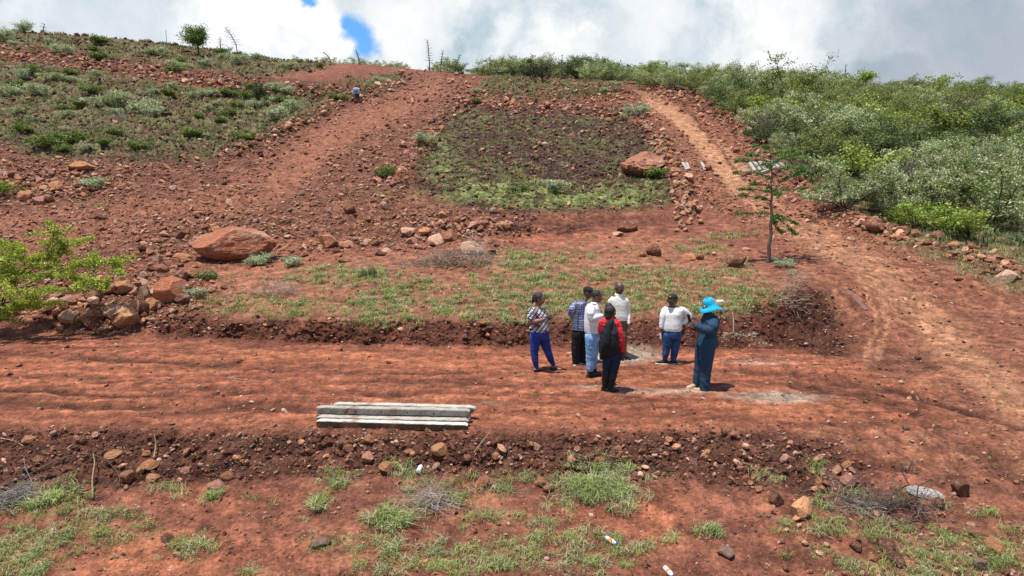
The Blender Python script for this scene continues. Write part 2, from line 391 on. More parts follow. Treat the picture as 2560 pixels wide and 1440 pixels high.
GCL = [(110,1260,90,50),(200,1330,170,55),(60,1400,120,60),(270,1310,80,40),(840,1200,60,28),(800,1265,35,25),(1000,1170,60,28),(1060,1215,70,22),(970,1300,60,38),(1080,1250,110,32),(1500,1200,110,60),(1430,1230,60,30),(860,1365,70,26),(1010,1370,70,45),(1130,1400,160,45),(1340,1350,130,50),(1450,1350,90,28),(1250,1290,60,18),(980,1420,80,30),(1480,1410,110,30),(480,1370,45,35),(420,1225,40,14),(530,1245,24,14),(1770,1330,40,16),(1690,1340,30,14),(1925,1195,40,12),(2120,1250,110,30),(2000,1310,70,28),(2090,1320,80,26),(2230,1330,110,30),(2380,1360,120,40),(2300,1420,160,45),(2480,1400,110,50),(2180,1400,120,26),(2060,1390,50,20),(1650,1190,26,12),(1300,1190,50,16),(1270,1230,60,20),(1380,1260,50,16),(1290,1415,80,30),(1600,1370,40,16),(640,1430,40,16),(2450,1290,40,20),(2550,1330,30,20),(2040,1170,40,12)]
M['gF'] = ells(GCL, .6)
M['gmid'] = ells([(1280,478,210,34,1),(1550,486,130,34,1),(1100,400,50,80,.75),(1180,300,70,26,.6),(1640,420,30,70,.6),(1420,300,160,14,.45),(1250,420,60,30,.5),(1150,440,90,50,.6),(1620,450,50,40,.8),(1120,380,70,50,.4),(1560,410,60,30,.4),(1380,505,180,18,1),(1330,310,100,14,.3),(940,480,50,8,.5),(1250,350,40,30,.3),(1380,330,50,14,.4),(1480,365,120,24,.4),(230,510,30,8,.6)], .6)
M['gnp'] = ells([(870,690,130,26,.9),(960,770,100,42,1),(1010,720,90,30,.8),(1320,655,110,26,.9),(1330,700,120,26,.9),(1250,740,110,34,.9),(1400,760,160,36,.9),(1560,750,120,40,.9),(1250,790,140,16,.8),(1700,700,160,28,.7),(1850,740,90,26,1),(1780,770,110,20,1),(1750,620,60,16,.6),(1560,690,120,24,.6),(640,760,160,26,.5),(740,770,60,24,.7),(1120,770,50,26,.8),(1840,680,60,24,.6),(1400,640,110,14,.5),(1650,740,60,20,.8),(1200,765,60,30,.7),(1810,590,60,8,.7)], .7)
KA = .52      # albedo of a surface that should read as the given sRGB colour in full light
def A(r, g, b, k=1.):
    c = sr((r, g, b))*KA*k
    if r > g*1.42: c = c*np.array([1.0, 1.05, .88])      # red earth: a little more yellow
    return c
GRASS_R = A(128, 142, 82); GRASS_Y = A(160, 155, 105)
# micro relief ---------------------------------------------------
wu = Ug+14*fbm(Xg*.9, Yc*.9, 91, 3); wv = Vg+(5+3*sstep(Vg, 500, 900))*fbm(Xg*1.1+9, Yc*1.1, 92, 3)
mk = {k: samp(M[k], wu, wv) for k in M}
near = 1-sstep(Yc, 18, 34)
n_big = fbm(Xg*.35, Yc*.35, 1, 4); n_mid = fbm(Xg*1.3, Yc*1.3, 2, 4, .55); n_sm = fbm(Xg*4.2, Yc*4.2, 3, 3, .6)
n_f = np.where(Yc < 30, fbm(Xg*13, Yc*13, 4, 2, .6), 0)
ruts = fbm(Xg*.30+.5*n_big, Yc*2.6+.55*n_mid+.9*n_big+Xg*.03, 6, 4, .62)
lump = np.abs(n_mid)*1.6-.4; lumps = np.abs(n_sm)*1.6-.4
bank = np.maximum(mk['bankF'], mk['bankB'])
soilrough = np.clip(mk['slopeL']+mk['side'], 0, 1)
D = .03*n_mid+.012*n_sm+.006*n_f
D += bank*(.09*n_mid+.07*lumps+.03*n_f)
D += mk['road']*(.014*ruts+.012*n_sm-.02*n_mid*.5)
D += mk['slopeL']*(.10*n_mid+.05*n_sm+.02*n_f)
D += mk['side']*(1-mk['road'])*(.03*n_mid+.02*n_sm)*(.4+.6*(1-mk['track']))-.05*mk['track']-.06*mk['trL']
D += mk['gL']*(.30*n_mid+.16*lump+.14*n_sm+.35*n_big)+mk['gT']*(.2*n_mid+.15*n_sm+.3)
D += mk['gC']*(.14*n_mid+.12*lumps+.05*n_big)
D += mk['gN']*(.05*n_mid+.03*n_sm)
D -= mk['dark']*np.where(Vg > 1000, .10, .25)*(.5+.8*np.clip(n_mid+.3, 0, 1))*np.where(mk['road']*(Vg > 880) > .5, .4, 1)
# berms of loose stone along the tracks
berm = line([(560,388),(700,330),(840,262),(1010,205)], 16, 10)*.35
berm = np.maximum(berm, line([(1000,455),(1060,370),(1100,300),(1180,242),(1330,262),(1560,280),(1600,300),(1650,360),(1700,450),(1715,520)], 20, 24)*.3)
berm = np.maximum(berm, line([(0,128),(330,172),(620,215),(760,225),(920,238)], 18, 12)*.7)
berm = np.maximum(berm, line([(1640,225),(1760,262),(1860,330)], 12, 20)*.6)
berm = np.maximum(berm, line([(1860,345),(1960,440),(2100,535),(2250,590),(2420,640),(2560,690)], 16, 20)*.22)
berm = np.maximum(berm, ells([(290,745,190,60,.46),(560,590,160,40,.3),(170,445,150,36,.35),(1100,560,150,24,.25),(1500,240,110,16,.5)], .9))
M['berm'] = berm
mk['berm'] = samp(berm, wu, wv)
D += mk['berm']*(.8+.7*n_mid)-.045*mk['rut']*sstep(n_big+.6*n_mid, -.5, .1)
heapm = samp(ells([(1570,884,72,20,1)], .95), Ug, Vg); D += 0*heapm
D *= 1-sstep(Yc, 100, 140)
Zf = Zg+D
Yc = Yc+bank*(.16*fbm(Xg*1.6, Vg/55, 31, 3)+.10*fbm(Xg*5.5, Vg/16, 32, 3))*(Yc < 22)
VERT = np.stack([Xg, Yc, Zf], -1)
# projected image rows of the displaced sheet, for placing things on it
tz = (Zf-HC)/Yc; Bf = (SP+tz*CP)/(CP-tz*SP); Vf = 720-Bf*FPX
Vmin = np.minimum.accumulate(Vf, axis=0)
def at(u, v):
    """the point of the ground seen at photo pixel (u, v)"""
    x = np.interp(u, ucols, np.arange(NU)); j = int(x); j = min(j, NU-2); f = x-j
    col = Vmin[:, j]*(1-f)+Vmin[:, j+1]*f
    v = max(v, col[-1]+.8)
    i = int(np.searchsorted(-col, -v)); i = max(1, min(i, NR-1))
    d = col[i-1]-col[i]; t = 0 if d < 1e-6 else np.clip((col[i-1]-v)/d, 0, 1)
    P = (VERT[i-1, j]*(1-f)+VERT[i-1, j+1]*f)*(1-t)+(VERT[i, j]*(1-f)+VERT[i, j+1]*f)*t
    return Vector(P)
def at_many(u, v):
    return np.array([at(a, b) for a, b in zip(u, v)])
def ray(u, v, Y):
    """the point at distance Y (world y) on the line of sight through (u, v)"""
    d = pdir(u, v); t = Y/d[1]; return np.array([0, 0, HC])+d*t
def mpp(P):
    """metres per photo pixel at a point"""
    dep = P[1]*CP+(HC-P[2])*SP; return dep/FPX
def uvof(P):
    dep = P[..., 1]*CP+(HC-P[..., 2])*SP; a = P[..., 0]/dep
    b = (P[..., 1]*SP+(P[..., 2]-HC)*CP)/dep
    return 1280+a*FPX, 720-b*FPX
# colour -----------------------------------------------------------
def lay(C, m, c):
    m = np.clip(m, 0, 1)[..., None]; return C*(1-m)+np.asarray(c)*m
sh = lambda x, lo, hi: sstep(x, lo, hi)
C = np.broadcast_to(A(140, 82, 66), Xg.shape+(3,)).copy()
C = lay(C, sh(n_mid+.5*n_sm, -.15, .5)*.6, A(164, 98, 74))
C = lay(C, sh(n_big+.4*n_sm, -.05, .45)*.5, A(120, 66, 56))
C = lay(C, mk['slopeL']*.85, A(122, 76, 64)); C = lay(C, mk['slopeL']*sh(n_mid+.6*n_f, .0, .5)*.7, A(160, 106, 86)); C = lay(C, mk['slopeL']*sh(-n_mid+.3*n_sm, .05, .5)*.7, A(108, 62, 54))
C = lay(C, mk['side']*.8, A(146, 88, 68)); C = lay(C, mk['side']*sh(n_sm+.6*n_mid, .0, .6)*.6, A(172, 118, 90))
C = lay(C, mk['track']*(.75+.3*n_mid), A(205, 150, 108)); C = lay(C, mk['slopeL']*samp(line([(1090,220),(950,285),(800,360),(700,440),(560,520),(300,560),(0,600)], 34, 60), wu, wv)*.6, A(160, 98, 78)); C = lay(C, mk['trL']*(.40+.4*n_mid), A(164, 104, 80))
C = lay(C, mk['road']*.85, A(154, 84, 58)); C = lay(C, mk['road']*sh(ruts+.25*n_sm+.3*n_big, -.02, .32)*.75, A(190, 112, 74)); C = lay(C, mk['road']*sh(-ruts+.2*n_sm+.2*n_mid, .06, .36)*.8, A(98, 54, 44))
C = lay(C, mk['orange']*(.55+.7*n_mid+.3*ruts), A(190, 108, 68))
C = lay(C, mk['bankF']*(.9+.3*n_sm), A(98, 60, 52)); C = lay(C, mk['bankF']*sh(n_sm+.5*n_mid, .15, .6)*.5, A(132, 82, 66))
C = lay(C, mk['bankB']*(.9+.3*n_sm), A(98, 54, 44)); C = lay(C, mk['bankB']*sh(n_sm+.5*n_mid, .15, .6)*.5, A(140, 78, 58))
C = lay(C, mk['dark']*(.6+.6*n_mid), A(82, 50, 44)); C = lay(C, mk['rut']*sh(n_big+.6*n_mid, -.5, .1)*.85, A(80, 46, 38))
C = lay(C, mk['gC']*.97, A(72, 52, 46)); C = lay(C, mk['gC']*sh(n_sm+.7*n_mid, .0, .5)*.5, A(116, 80, 70)); C = lay(C, mk['gC']*sh(n_big+.5*n_mid, .12, .4)*.6, A(62, 46, 43))
C = lay(C, mk['gL']*.92, A(90, 58, 50)); C = lay(C, mk['gL']*sh(n_sm+.5*n_mid, .1, .5)*.6, A(124, 82, 70)); C = lay(C, mk['gT']*.85, A(98, 68, 58))
C = lay(C, mk['gN']*.5, A(168, 112, 88)); C = lay(C, mk['gN']*sh(n_mid, .0, .5)*.5, A(182, 132, 102))
gcov = np.clip(mk['gL']*sh(n_big*.6+n_mid*.6+n_sm*.5, -.24, .16)+mk['gT']*sh(n_mid+.5*n_sm, -.1, .3), 0, 1)*.8
gcov = np.maximum(gcov, mk['gmid']*sh(n_mid+.8*n_sm+.6*n_big, -.35, .35)*.85)
gcov = np.maximum(gcov, mk['gC']*sh(n_mid+.6*n_sm+n_big*.5, .1, .5)*.45)
gcov = np.maximum(gcov, mk['wood']*.8)
gcov = np.maximum(gcov, mk['edgeR']*sh(n_mid+.5*n_sm, -.3, .2)*.8)
gcov = np.maximum(gcov, mk['gnp']*sh(n_mid+.8*n_sm, -.4, .3)*.5)
gcov = np.maximum(gcov, mk['gF']*sh(n_mid+.8*n_sm, -.3, .4)*.35)
gcol = A(116, 118, 82)+(A(148, 166, 96)-A(116, 118, 82))*np.clip(mk['gmid']+.3*n_mid, 0, 1)[..., None]
gcol = gcol+(A(142, 142, 104)-gcol)*sh(n_sm, 0, .6)[..., None]*.5
C = lay(C, gcov, gcol)
C = lay(C, mk['berm']*1.6, A(118, 74, 66))
C = lay(C, mk['grey']*(.75+.5*n_mid+.2*ruts), A(176, 158, 144))
C = np.clip(C*np.array([.92, .845, .76])*(1.0+.42*n_sm+.46*n_f+.30*n_mid)[..., None], .004, .9)
def gz(x, y):
    j = int(np.clip(np.interp(1280+x/y*FPX*1.01, ucols, np.arange(NU)), 0, NU-1)); return float(np.interp(y, VERT[:, j, 1], VERT[:, j, 2]))
idx = np.arange(NR*NU).reshape(NR, NU)
QF = np.stack([idx[:-1, :-1], idx[:-1, 1:], idx[1:, 1:], idx[1:, :-1]], -1).reshape(-1, 4)
me = np_mesh('ground', VERT.reshape(-1, 3), QF, C.reshape(-1, 3), smooth=True)
def mat(name):
    m = bpy.data.materials.new(name); m.use_nodes = True; return m, NT(m.node_tree)
def finish(T, col, rough=.9, bump=None, bstr=.3, bdist=.02, spec=.25, **kw):
    b = T.n('ShaderNodeBsdfPrincipled'); T.put(b.inputs['Base Color'], col); T.put(b.inputs['Roughness'], rough)
    b.inputs['Specular IOR Level'].default_value = spec
    for k, v in kw.items(): T.put(b.inputs[k.replace('_', ' ')], v)
    if bump is not None:
        bn = T.n('ShaderNodeBump'); bn.inputs['Strength'].default_value = bstr; bn.inputs['Distance'].default_value = bdist
        T.put(bn.inputs['Height'], bump); T.t.links.new(bn.outputs[0], b.inputs['Normal'])
    o = T.n('ShaderNodeOutputMaterial'); T.t.links.new(b.outputs[0], o.inputs[0]); return b
def ground_mat():
    m, T = mat('red_soil')
    c = T.n('ShaderNodeAttribute'); c.attribute_name = 'tint'
    pos = T.n('ShaderNodeTexCoord').outputs['Object']
    a = T.noise(pos, 3.5, 8, .68); b = T.noise(pos, 22, 5, .7)
    vo = T.n('ShaderNodeTexVoronoi', feature='F1'); T.put(vo.inputs['Vector'], pos); vo.inputs['Scale'].default_value = 13; vo.inputs['Randomness'].default_value = 1
    vs = T.sstep(vo.outputs['Distance'], .32, .16)
    k1 = T.ramp(a, [(.30, (.42, .40, .40)), (.48, (.96, .96, .96)), (.68, (1.75, 1.7, 1.62))])
    k2 = T.ramp(b, [(.30, (.5, .48, .48)), (.5, (1, 1, 1)), (.72, (1.4, 1.36, 1.3))])
    col = T.mix(1, T.mix(1, c.outputs['Color'], k1, 'MULTIPLY'), k2, 'MULTIPLY')
    # scattered grit, each grain its own tone
    gr = T.math('MULTIPLY', vs, T.sstep(T.noise(pos, 1.7, 4, .6), .46, .62))
    gm = T.mix(T.math('MULTIPLY', gr, .55), col, T.mix(1, col, T.ramp(vo.outputs['Color'], [(.2, (.55, .55, .55)), (.6, (1.5, 1.45, 1.4)), (1, (2.3, 2.2, 2.1))]), 'MULTIPLY'))
    h = T.math('ADD', T.math('MULTIPLY', a, .8), T.math('ADD', T.math('MULTIPLY', b, .35), T.math('MULTIPLY', gr, .25)))
    hs = T.n('ShaderNodeHueSaturation'); hs.inputs['Saturation'].default_value = .90; hs.inputs['Value'].default_value = 1.0; T.put(hs.inputs['Color'], gm); gm = hs.outputs[0]
    finish(T, gm, .95, h, .9, .07, .12)
    return m
link('ground', me, ground_mat()); tag(bpy.data.objects['ground'], kind='structure')
# ------------------------------------------------------------------ stones
def rock_shape(rg, lev=3, cuts=9, rough=.06, asp=(1, .8, .7)):
    V, F = ICO[lev]; P = V.copy()
    for _ in range(cuts):
        n = rg.normal(size=3); n[2] = abs(n[2])*1.1+.15 if rg.random() < .7 else n[2]; n /= np.linalg.norm(n); d = rg.uniform(.45, .9)
        k = np.maximum(0, P@n-d); P -= k[:, None]*n
    if lev >= 2:
        q = P*1.9+rg.uniform(0, 50); r = fbm3(q, int(rg.integers(999)), 4, .6)
        P *= (1+rough*2.2*r)[:, None]
    P *= np.array(asp)*rg.uniform(.85, 1.15, 3)
    return P, F
def stone_mat():
    m, T = mat('stone')
    c = T.n('ShaderNodeAttribute'); c.attribute_name = 'tint'
    oi = T.n('ShaderNodeObjectInfo'); pos = T.n('ShaderNodeTexCoord').outputs['Object']
    a = T.noise(pos, 2.2, 7, .66); b = T.noise(pos, 14, 5, .7)
    base = T.mix(1, oi.outputs['Color'], c.outputs['Color'], 'MULTIPLY')
    pale = T.mix(.55, base, (.42, .29, .21))
    rust = T.mix(.5, base, (.17, .06, .035))
    col = T.mix(T.sstep(a, .50, .66), base, pale); col = T.mix(T.math('MULTIPLY', T.sstep(a, .48, .34), .75), col, rust)
    col = T.mix(1, col, T.ramp(b, [(.3, (.62, .6, .6)), (.5, (1, 1, 1)), (.72, (1.35, 1.33, 1.3))]), 'MULTIPLY')
    h = T.math('ADD', a, T.math('MULTIPLY', b, .35))
    finish(T, col, .88, h, .9, .22, .2); return m
STONE = stone_mat()
# many loose small stones, merged: nobody could count them
def scatter(name, n, dens, size, seed, pal, levs=(1, 2), big_at=6.5, vmin=60, vmax=1500, flat=.62, urange=(-300, 2860), sink=.3):
    rg = np.random.default_rng(seed); prot = {l: [rock_shape(rg, l, 5+l, .06, (1, .85, flat)) for _ in range(14)] for l in levs}
    u = rg.uniform(*urange, n*12); v = rg.uniform(vmin, vmax, n*12)
    d = samp(dens, u, v); keep = rg.random(len(u)) < d; u = u[keep][:n]; v = v[keep][:n]
    P = at_many(u, v); px = size(rg, len(u), u, v); out = {}
    r = px*(P[:, 1]*CP+(HC-P[:, 2])*SP)/FPX/2
    Vs, Fs, Cs, base = [], [], [], 0
    which = np.where(px > big_at, levs[-1], levs[0])
    tone = pal[rg.integers(len(pal), size=len(u))]*rg.uniform(.7, 1.3, (len(u), 1))
    for l in levs:
        ids = np.nonzero(which == l)[0]
        pk = rg.integers(14, size=len(ids))
        for k in range(14):
            s = ids[pk == k]
            if not len(s): continue
            V, F = prot[l][k]; th = rg.uniform(0, 6.28, len(s)); c, sn = np.cos(th), np.sin(th)
            tl = rg.normal(0, .35, len(s))
            x = V[None, :, 0]*c[:, None]-V[None, :, 1]*sn[:, None]; y = V[None, :, 0]*sn[:, None]+V[None, :, 1]*c[:, None]; z = V[None, :, 2]+x*tl[:, None]
            Q = np.stack([x, y, z], -1)*r[s][:, None, None]; Q += P[s][:, None, :]; Q[..., 2] += (r[s]*(flat-sink))[:, None]
            Vs.append(Q.reshape(-1, 3)); Fs.append((F[None]+(np.arange(len(s))*len(V))[:, None, None]).reshape(-1, 3)+base); base += len(s)*len(V)
            Cs.append(np.repeat(tone[s], len(V), axis=0))
    me = np_mesh(name, np.concatenate(Vs), [np.concatenate(Fs)], np.concatenate(Cs))
    o = link(name, me, STONE); return o
bf = np.where(MVg > 1060, 1, 0)
ds = .55*M['slopeL']*(1-.7*M['trL'])+.55*M['side']*(1-M['track'])*(1-sstep(MVg, 480, 760))+.06*M['side']+.9*np.clip(M['berm']*3, 0, 1)
ds = np.maximum(ds, .30*M['gL']*np.clip(M['berm']*4+.25, 0, 1)); ds = np.maximum(ds, .35*M['gT']); ds = np.maximum(ds, M['gC']*.40*(1-.6*M['gmid']))
ds = np.maximum(ds, .10*M['gN']); ds = np.maximum(ds, .16*M['bankF']+.10*M['bankB']+.07*bf*(1-M['bankF']))
ds = np.maximum(ds, .035*M['road']); ds = np.maximum(ds, .4*line([(470,640),(700,650),(950,610),(1250,580)], 50)*(1-M['gN']))
ds = ds*(1-M['wood'])
PAL_R = 1.12*np.array([A(186, 126, 102), A(160, 100, 80), A(128, 78, 66), A(206, 150, 122), A(176, 114, 90), A(218, 176, 150), A(108, 68, 60), A(196, 134, 104)])
PAL_D = np.array([A(108, 74, 64), A(88, 60, 54), A(140, 94, 80), A(120, 80, 68)])
szA = lambda rg, n, u, v: np.clip(rg.lognormal(1.15, .62, n)*np.where(v > 800, 1.05, 1)+.8, 1.8, 18)
tag(scatter('rubble', 56000, ds*(1-.85*M['gC'])*(1-.6*M['gL']*(M['berm'] < .1)), szA, 21, PAL_R), kind='stuff')
szC = lambda rg, n, u, v: np.clip(rg.lognormal(1.75, .42, n), 3, 14)
tag(scatter('soil_clods', 7000, M['gC']*.6*(1-.7*M['gmid'])+M['gL']*.28+M['gT']*.4, szC, 22, PAL_D, flat=.7, vmax=560), kind='stuff')
szB = lambda rg, n, u, v: np.clip(rg.lognormal(1.5, .5, n), 2, 15)
tag(scatter('bank_clods', 6000, M['bankF']*.8+M['bankB']*.8+M['road']*.02+.05*bf, szB, 23, np.array([A(98, 60, 54), A(116, 70, 58), A(84, 50, 46), A(140, 84, 66)]), flat=.6, vmin=680), kind='stuff')
szR = lambda rg, n, u, v: np.clip(rg.lognormal(2.45, .35, n), 8, 26)*np.where(v < 300, .8, 1)
dR = np.clip(M['berm']*2.6, 0, 1)*(1-M['wood'])+.10*M['slopeL']*(1-M['trL'])+.25*line([(320,700),(420,600),(520,570),(460,700)], 40)+.5*line([(690,640),(820,610),(960,615),(1090,590),(1250,560),(1330,575)], 26)+.06*M['side']*(1-M['track'])*(MVg < 620)+.12*M['gC']+.3*M['gT']+.5*poly([(60,780),(150,730),(400,690),(470,730),(440,800),(250,825)], 2)
tag(scatter('loose_rocks', 2300, np.clip(dR, 0, 1), szR, 24, PAL_R, levs=(2, 3), big_at=15, flat=.7), kind='stuff')
tag(scatter('pile_stones', 240, poly([(70,790),(150,735),(300,690),(460,700),(450,790),(250,822)], 2), lambda rg, n, u, v: rg.uniform(18, 42, n), 25, PAL_R*1.4, levs=(3, 4), big_at=30, flat=.75, sink=.05), kind='stuff')
tag(scatter('pile_stones', 90, poly([(310,690),(340,620),(440,590),(500,600),(480,680),(440,700)], 2), lambda rg, n, u, v: rg.uniform(12, 30, n), 26, PAL_R, levs=(3, 4), big_at=24, flat=.75, sink=.1), kind='stuff')
EDG = line([(960,440),(1010,440),(1045,400),(1065,350),(1105,300),(1150,255),(1200,240)], 26, 18)
EDG = np.maximum(EDG, line([(1130,240),(1200,258),(1330,268),(1470,280),(1590,292)], 14)*.8); EDG = np.maximum(EDG, line([(1600,300),(1650,360),(1690,430),(1710,480),(1735,540),(1700,560)], 20, 26))
EDG = np.maximum(EDG, line([(1700,250),(1790,275),(1850,310),(1900,350),(1960,430),(2060,510),(2140,550),(2250,590),(2420,640),(2600,700)], 10, 16)); EDG = np.maximum(EDG, line([(560,388),(650,350),(720,325),(800,280),(840,262),(1010,205)], 12, 9)*.8)
EDG = np.maximum(EDG, line([(0,130),(200,150),(330,176),(480,200),(620,220),(780,235),(900,242)], 14, 10)*.55); EDG = np.maximum(EDG, line([(900,470),(1000,540),(1100,570),(1260,560),(1340,585)], 18)*.45); EDG = np.maximum(EDG, line([(0,440),(100,470),(230,460)], 26)*.5)
EDG = np.maximum(EDG, line([(1000,180),(1100,200),(1180,225),(1020,250)], 16)*.4)
EDG = np.maximum(EDG, .08*M['bankF']+.09*(MVg > 1190)*(MUg > 1880)+.10*line([(1500,1130),(2000,1170)], 50))
tag(scatter('berm_rocks', 2300, np.clip(EDG, 0, 1)*.9, lambda rg, n, u, v: np.clip(rg.lognormal(2.55, .32, n), 8, 26)*np.clip(.62+v/1100, .7, 1.1), 27, 1.3*np.array([A(196, 136, 112), A(180, 120, 98), A(156, 100, 84), A(216, 164, 140), A(190, 132, 110), A(140, 92, 78)]), levs=(2, 3), big_at=14, flat=.78, sink=.12), kind='stuff')
# individual rocks --------------------------------------------------
PROTO = []
rgp = np.random.default_rng(5)
for k in range(14):
    V, F = rock_shape(rgp, 4, [8, 12, 6, 14][k % 4], [.05, .04, .09, .03][k % 4], (1, rgp.uniform(.7, .95), rgp.uniform(.55, .8)))
    PROTO.append(np_mesh('rock_%d' % k, V, [F], np.ones((len(V), 3)), smooth=False))
for p in PROTO: p.materials.append(STONE)
TONES = {'red': (162, 106, 86), 'orange': (188, 126, 94), 'brown': (128, 82, 68), 'pale': (202, 156, 130), 'tan': (198, 138, 104), 'dark': (116, 76, 66), 'grey': (152, 122, 106), 'pink': (186, 132, 114)}
def rock(u, v, w, h, tone, label, group=None, name='rock', rz=None, tilt=0, mesh=None, sink=.22, cat='rock'):
    """a rock seen w px wide and h px high whose middle is at pixel (u, v)"""
    P = at(u, v+h*.32); s = mpp(P)
    o = bpy.data.objects.new(name, mesh or PROTO[RNG.integers(len(PROTO))]); COL.objects.link(o)
    rz = RNG.uniform(0, 6.28) if rz is None else rz
    me = o.data; co = np.empty(len(me.vertices)*3, np.float32); me.vertices.foreach_get('co', co); co = co.reshape(-1, 3)
    c, sn = math.cos(rz), math.sin(rz)
    ex = np.abs(co[:, 0]*c-co[:, 1]*sn).max(); ez = np.abs(co[:, 2]).max()
    sx = w*s/2/ex; sz = h*s/2/ez*1.12
    # scale is uniform in plan so that the outline keeps from every side
    o.scale = (sx, sx*.92, sz); o.rotation_euler = (0, tilt, rz)
    o.location = (P[0], P[1], P[2]+sz*ez*(1-2*sink))
    t = 1.3*np.array(TONES[tone] if isinstance(tone, str) else tone, float)*RNG.uniform(.92, 1.08)
    o.color = (*[float(x) for x in A(*t)], 1)
    tag(o, label, cat, group); return o
def boulder_mesh(seed, asp, cuts, rough, lump=0):
    rg = np.random.default_rng(seed); V, F = rock_shape(rg, 5, cuts, rough, asp)
    r = fbm3(V*3.2, seed, 4, .6); V = V*(1+(lump*(np.abs(r)*2-.4)+.03*r)[:, None])
    me = np_mesh('boulder', V, [F], np.ones((len(V), 3)), smooth=False); me.materials.append(STONE); return me
rock(588, 612, 225, 104, (158, 98, 80), 'huge red boulder at the edge of the rubble, largest rock in the picture', name='boulder', mesh=boulder_mesh(33, (1, .6, .5), 16, .07, .07), rz=.05, cat='boulder', sink=.10)
rock(1606, 412, 118, 62, (150, 98, 84), 'big lumpy red boulder at the right edge of the central plot', name='boulder', mesh=boulder_mesh(37, (1, .75, .6), 5, .05, .22), rz=.2, cat='boulder')
rock(428, 720, 78, 70, (170, 104, 82), 'tall red angular boulder at the right end of the boulder pile', name='boulder', mesh=boulder_mesh(41, (1, .8, .9), 14, .03), rz=.6, cat='boulder')
rock(368, 735, 40, 60, (150, 120, 96), 'grey brown boulder leaning against the tall red one in the pile', name='boulder', mesh=boulder_mesh(43, (.7, .6, .9), 12, .03), rz=.1, cat='boulder')
rock(320, 790, 84, 56, 'tan', 'flat faced tan yellow boulder at the front foot of the boulder pile', name='boulder', mesh=boulder_mesh(47, (1, .6, .62), 15, .02), rz=-.1, cat='boulder')
